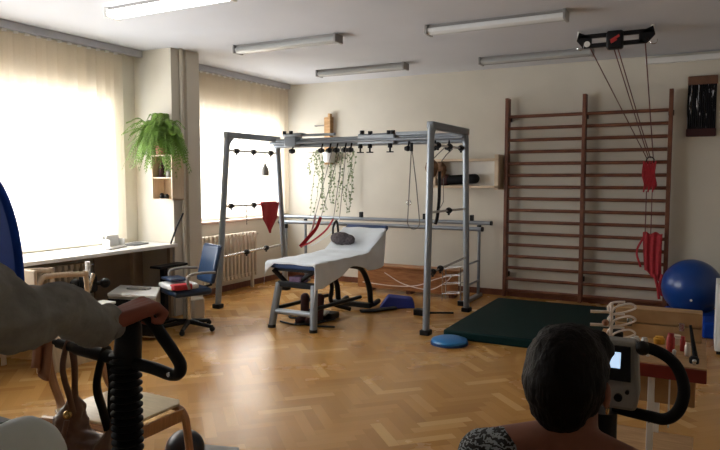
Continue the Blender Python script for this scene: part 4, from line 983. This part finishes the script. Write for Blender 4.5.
b.cap((-1.285, .38, .99), (-1.285, .42, 1.18), .165, .150); b.cap((-1.285, .42, 1.18), (-1.285, .45, 1.33), .152, .14); b.cap((-1.41, .46, 1.37), (-1.16, .46, 1.37), .105, .105); b.cap((-1.29, .44, 1.42), (-1.29, .45, 1.47), .09, .078)
b.cap(S, E_ + V((0, -.03, -.010)), .085, .064); b.cap(E_ + V((0, -.03, -.012)), E_ + V((-.01, .06, -.008)), .060, .053); b.cap(E_ + V((-.01, .06, -.006)), W_ + V((.0, -.035, -.002)), .053, .044)
b.cap(W_ + V((0, -.045, 0)), W_ + V((-.0, -.012, .002)), .044, .040)
b.sph(E_ + V((0, -.09, .06)), .05)
b.cap(SL_, EL_, .085, .07); b.cap(EL_, WL_ + V((0, -.02, 0)), .066, .042)
b.build('sweatshirt', 'greytop', t, remesh=.009, it=3, disp=.024, dscale=.04)
MB().tube([W_ + V((-.002, -.020, .0)), W_ + V((-.002, .008, .004))], .041, seg=24).build('cuff', 'greytop', t, bevel=.005)
b = MB(); b.cap((-1.285, .37, .95), (-1.285, .40, 1.03), .155, .15)
for s, (hp, kn, an) in hips.items():
    b.cap(hp, kn, .108, .082); b.cap(kn, V(an) + V((0, 0, .04)), .080, .058)
b.build('trousers', 'trouser', t, remesh=.01, it=4, disp=.012, dscale=.08)
for s, (hp, kn, an) in hips.items():
    a = V(an); MB().cap(a + V((0, -.02, -.045)), a + V((0, .12, -.055)), .042, .036).build('shoe', 'black', t, remesh=.01)

# brown handbag hanging from the handlebar
t = thing('handbag', (-1.36, 1.09, .7), 'brown leather handbag hanging by its straps from the black handlebar', 'handbag')
b = MB(); b.cap((-1.45, 1.11, .82), (-1.31, 1.11, .81), .064, .064); b.cap((-1.462, 1.11, .89), (-1.437, 1.10, .975), .048, .018); b.cap((-1.305, 1.11, .87), (-1.293, 1.10, .955), .036, .015); b.cap((-1.45, 1.11, .74), (-1.30, 1.11, .74), .060, .060)
b.build('body', 'bag', t, remesh=.008, it=3, disp=.03, dscale=.035)
MB().tube(smoothpath([(-1.437, 1.10, .93), (-1.42, 1.09, 1.00), (-1.392, 1.07, 1.08), (-1.388, HY + .004, 1.142), (-1.384, 1.03, 1.08), (-1.40, 1.06, .99), (-1.425, 1.09, .93)]), .0085, seg=8, flat=(1.2, .5)).build('strap', 'bag', t)
MB().tube(smoothpath([(-1.298, 1.10, .93), (-1.285, 1.09, 1.00), (-1.262, 1.075, 1.06), (-1.255, HY + .004, 1.138), (-1.262, 1.03, 1.06), (-1.28, 1.06, .98), (-1.30, 1.09, .92)]), .010, seg=8, flat=(1.2, .5)).build('strap', 'black', t)
MB().tube(smoothpath([(-1.415, 1.06, .93), (-1.412, 1.045, .88), (-1.405, 1.035, .80), (-1.405, 1.04, .72)]), .007, seg=8).build('tassel', 'bag', t)
MB().sph((-1.412, 1.06, .945), .011).build('buckle', 'gold', t)

# ---------------------------------------------------------------- light and camera
wd = bpy.data.worlds.new('daylight'); sc.world = wd; wd.use_nodes = True
bg = wd.node_tree.nodes['Background']; bg.inputs['Color'].default_value = (.93, .96, 1, 1); bg.inputs['Strength'].default_value = 15.5
for (a, b_, z0, z1) in WIN:
    l = bpy.data.lights.new('window_portal', 'AREA'); l.shape = 'RECTANGLE'; l.size = b_ - a; l.size_y = z1 - z0; l.cycles.is_portal = True
    o = bpy.data.objects.new('window_portal', l); C.objects.link(o); o.location = (XL - .25, (a + b_) / 2, (z0 + z1) / 2)
    o.rotation_euler = V((1, 0, 0)).to_track_quat('-Z', 'Y').to_euler()
    o.rotation_euler = (0, -PI / 2, 0); l.size, l.size_y = z1 - z0, b_ - a

cam = bpy.data.cameras.new('camera'); co = bpy.data.objects.new('camera', cam); C.objects.link(co); sc.camera = co
cam.sensor_width = 36; cam.lens = 32; cam.clip_start = .02
co.location = (0, 0, 1.55); co.rotation_euler = (PI / 2 - math.atan(47 / 640), 0, math.radians(28))
sc.view_settings.view_transform = 'Standard'; sc.view_settings.look = 'None'; sc.view_settings.exposure = 0; sc.view_settings.gamma = 1
sc.view_settings.use_curve_mapping = False
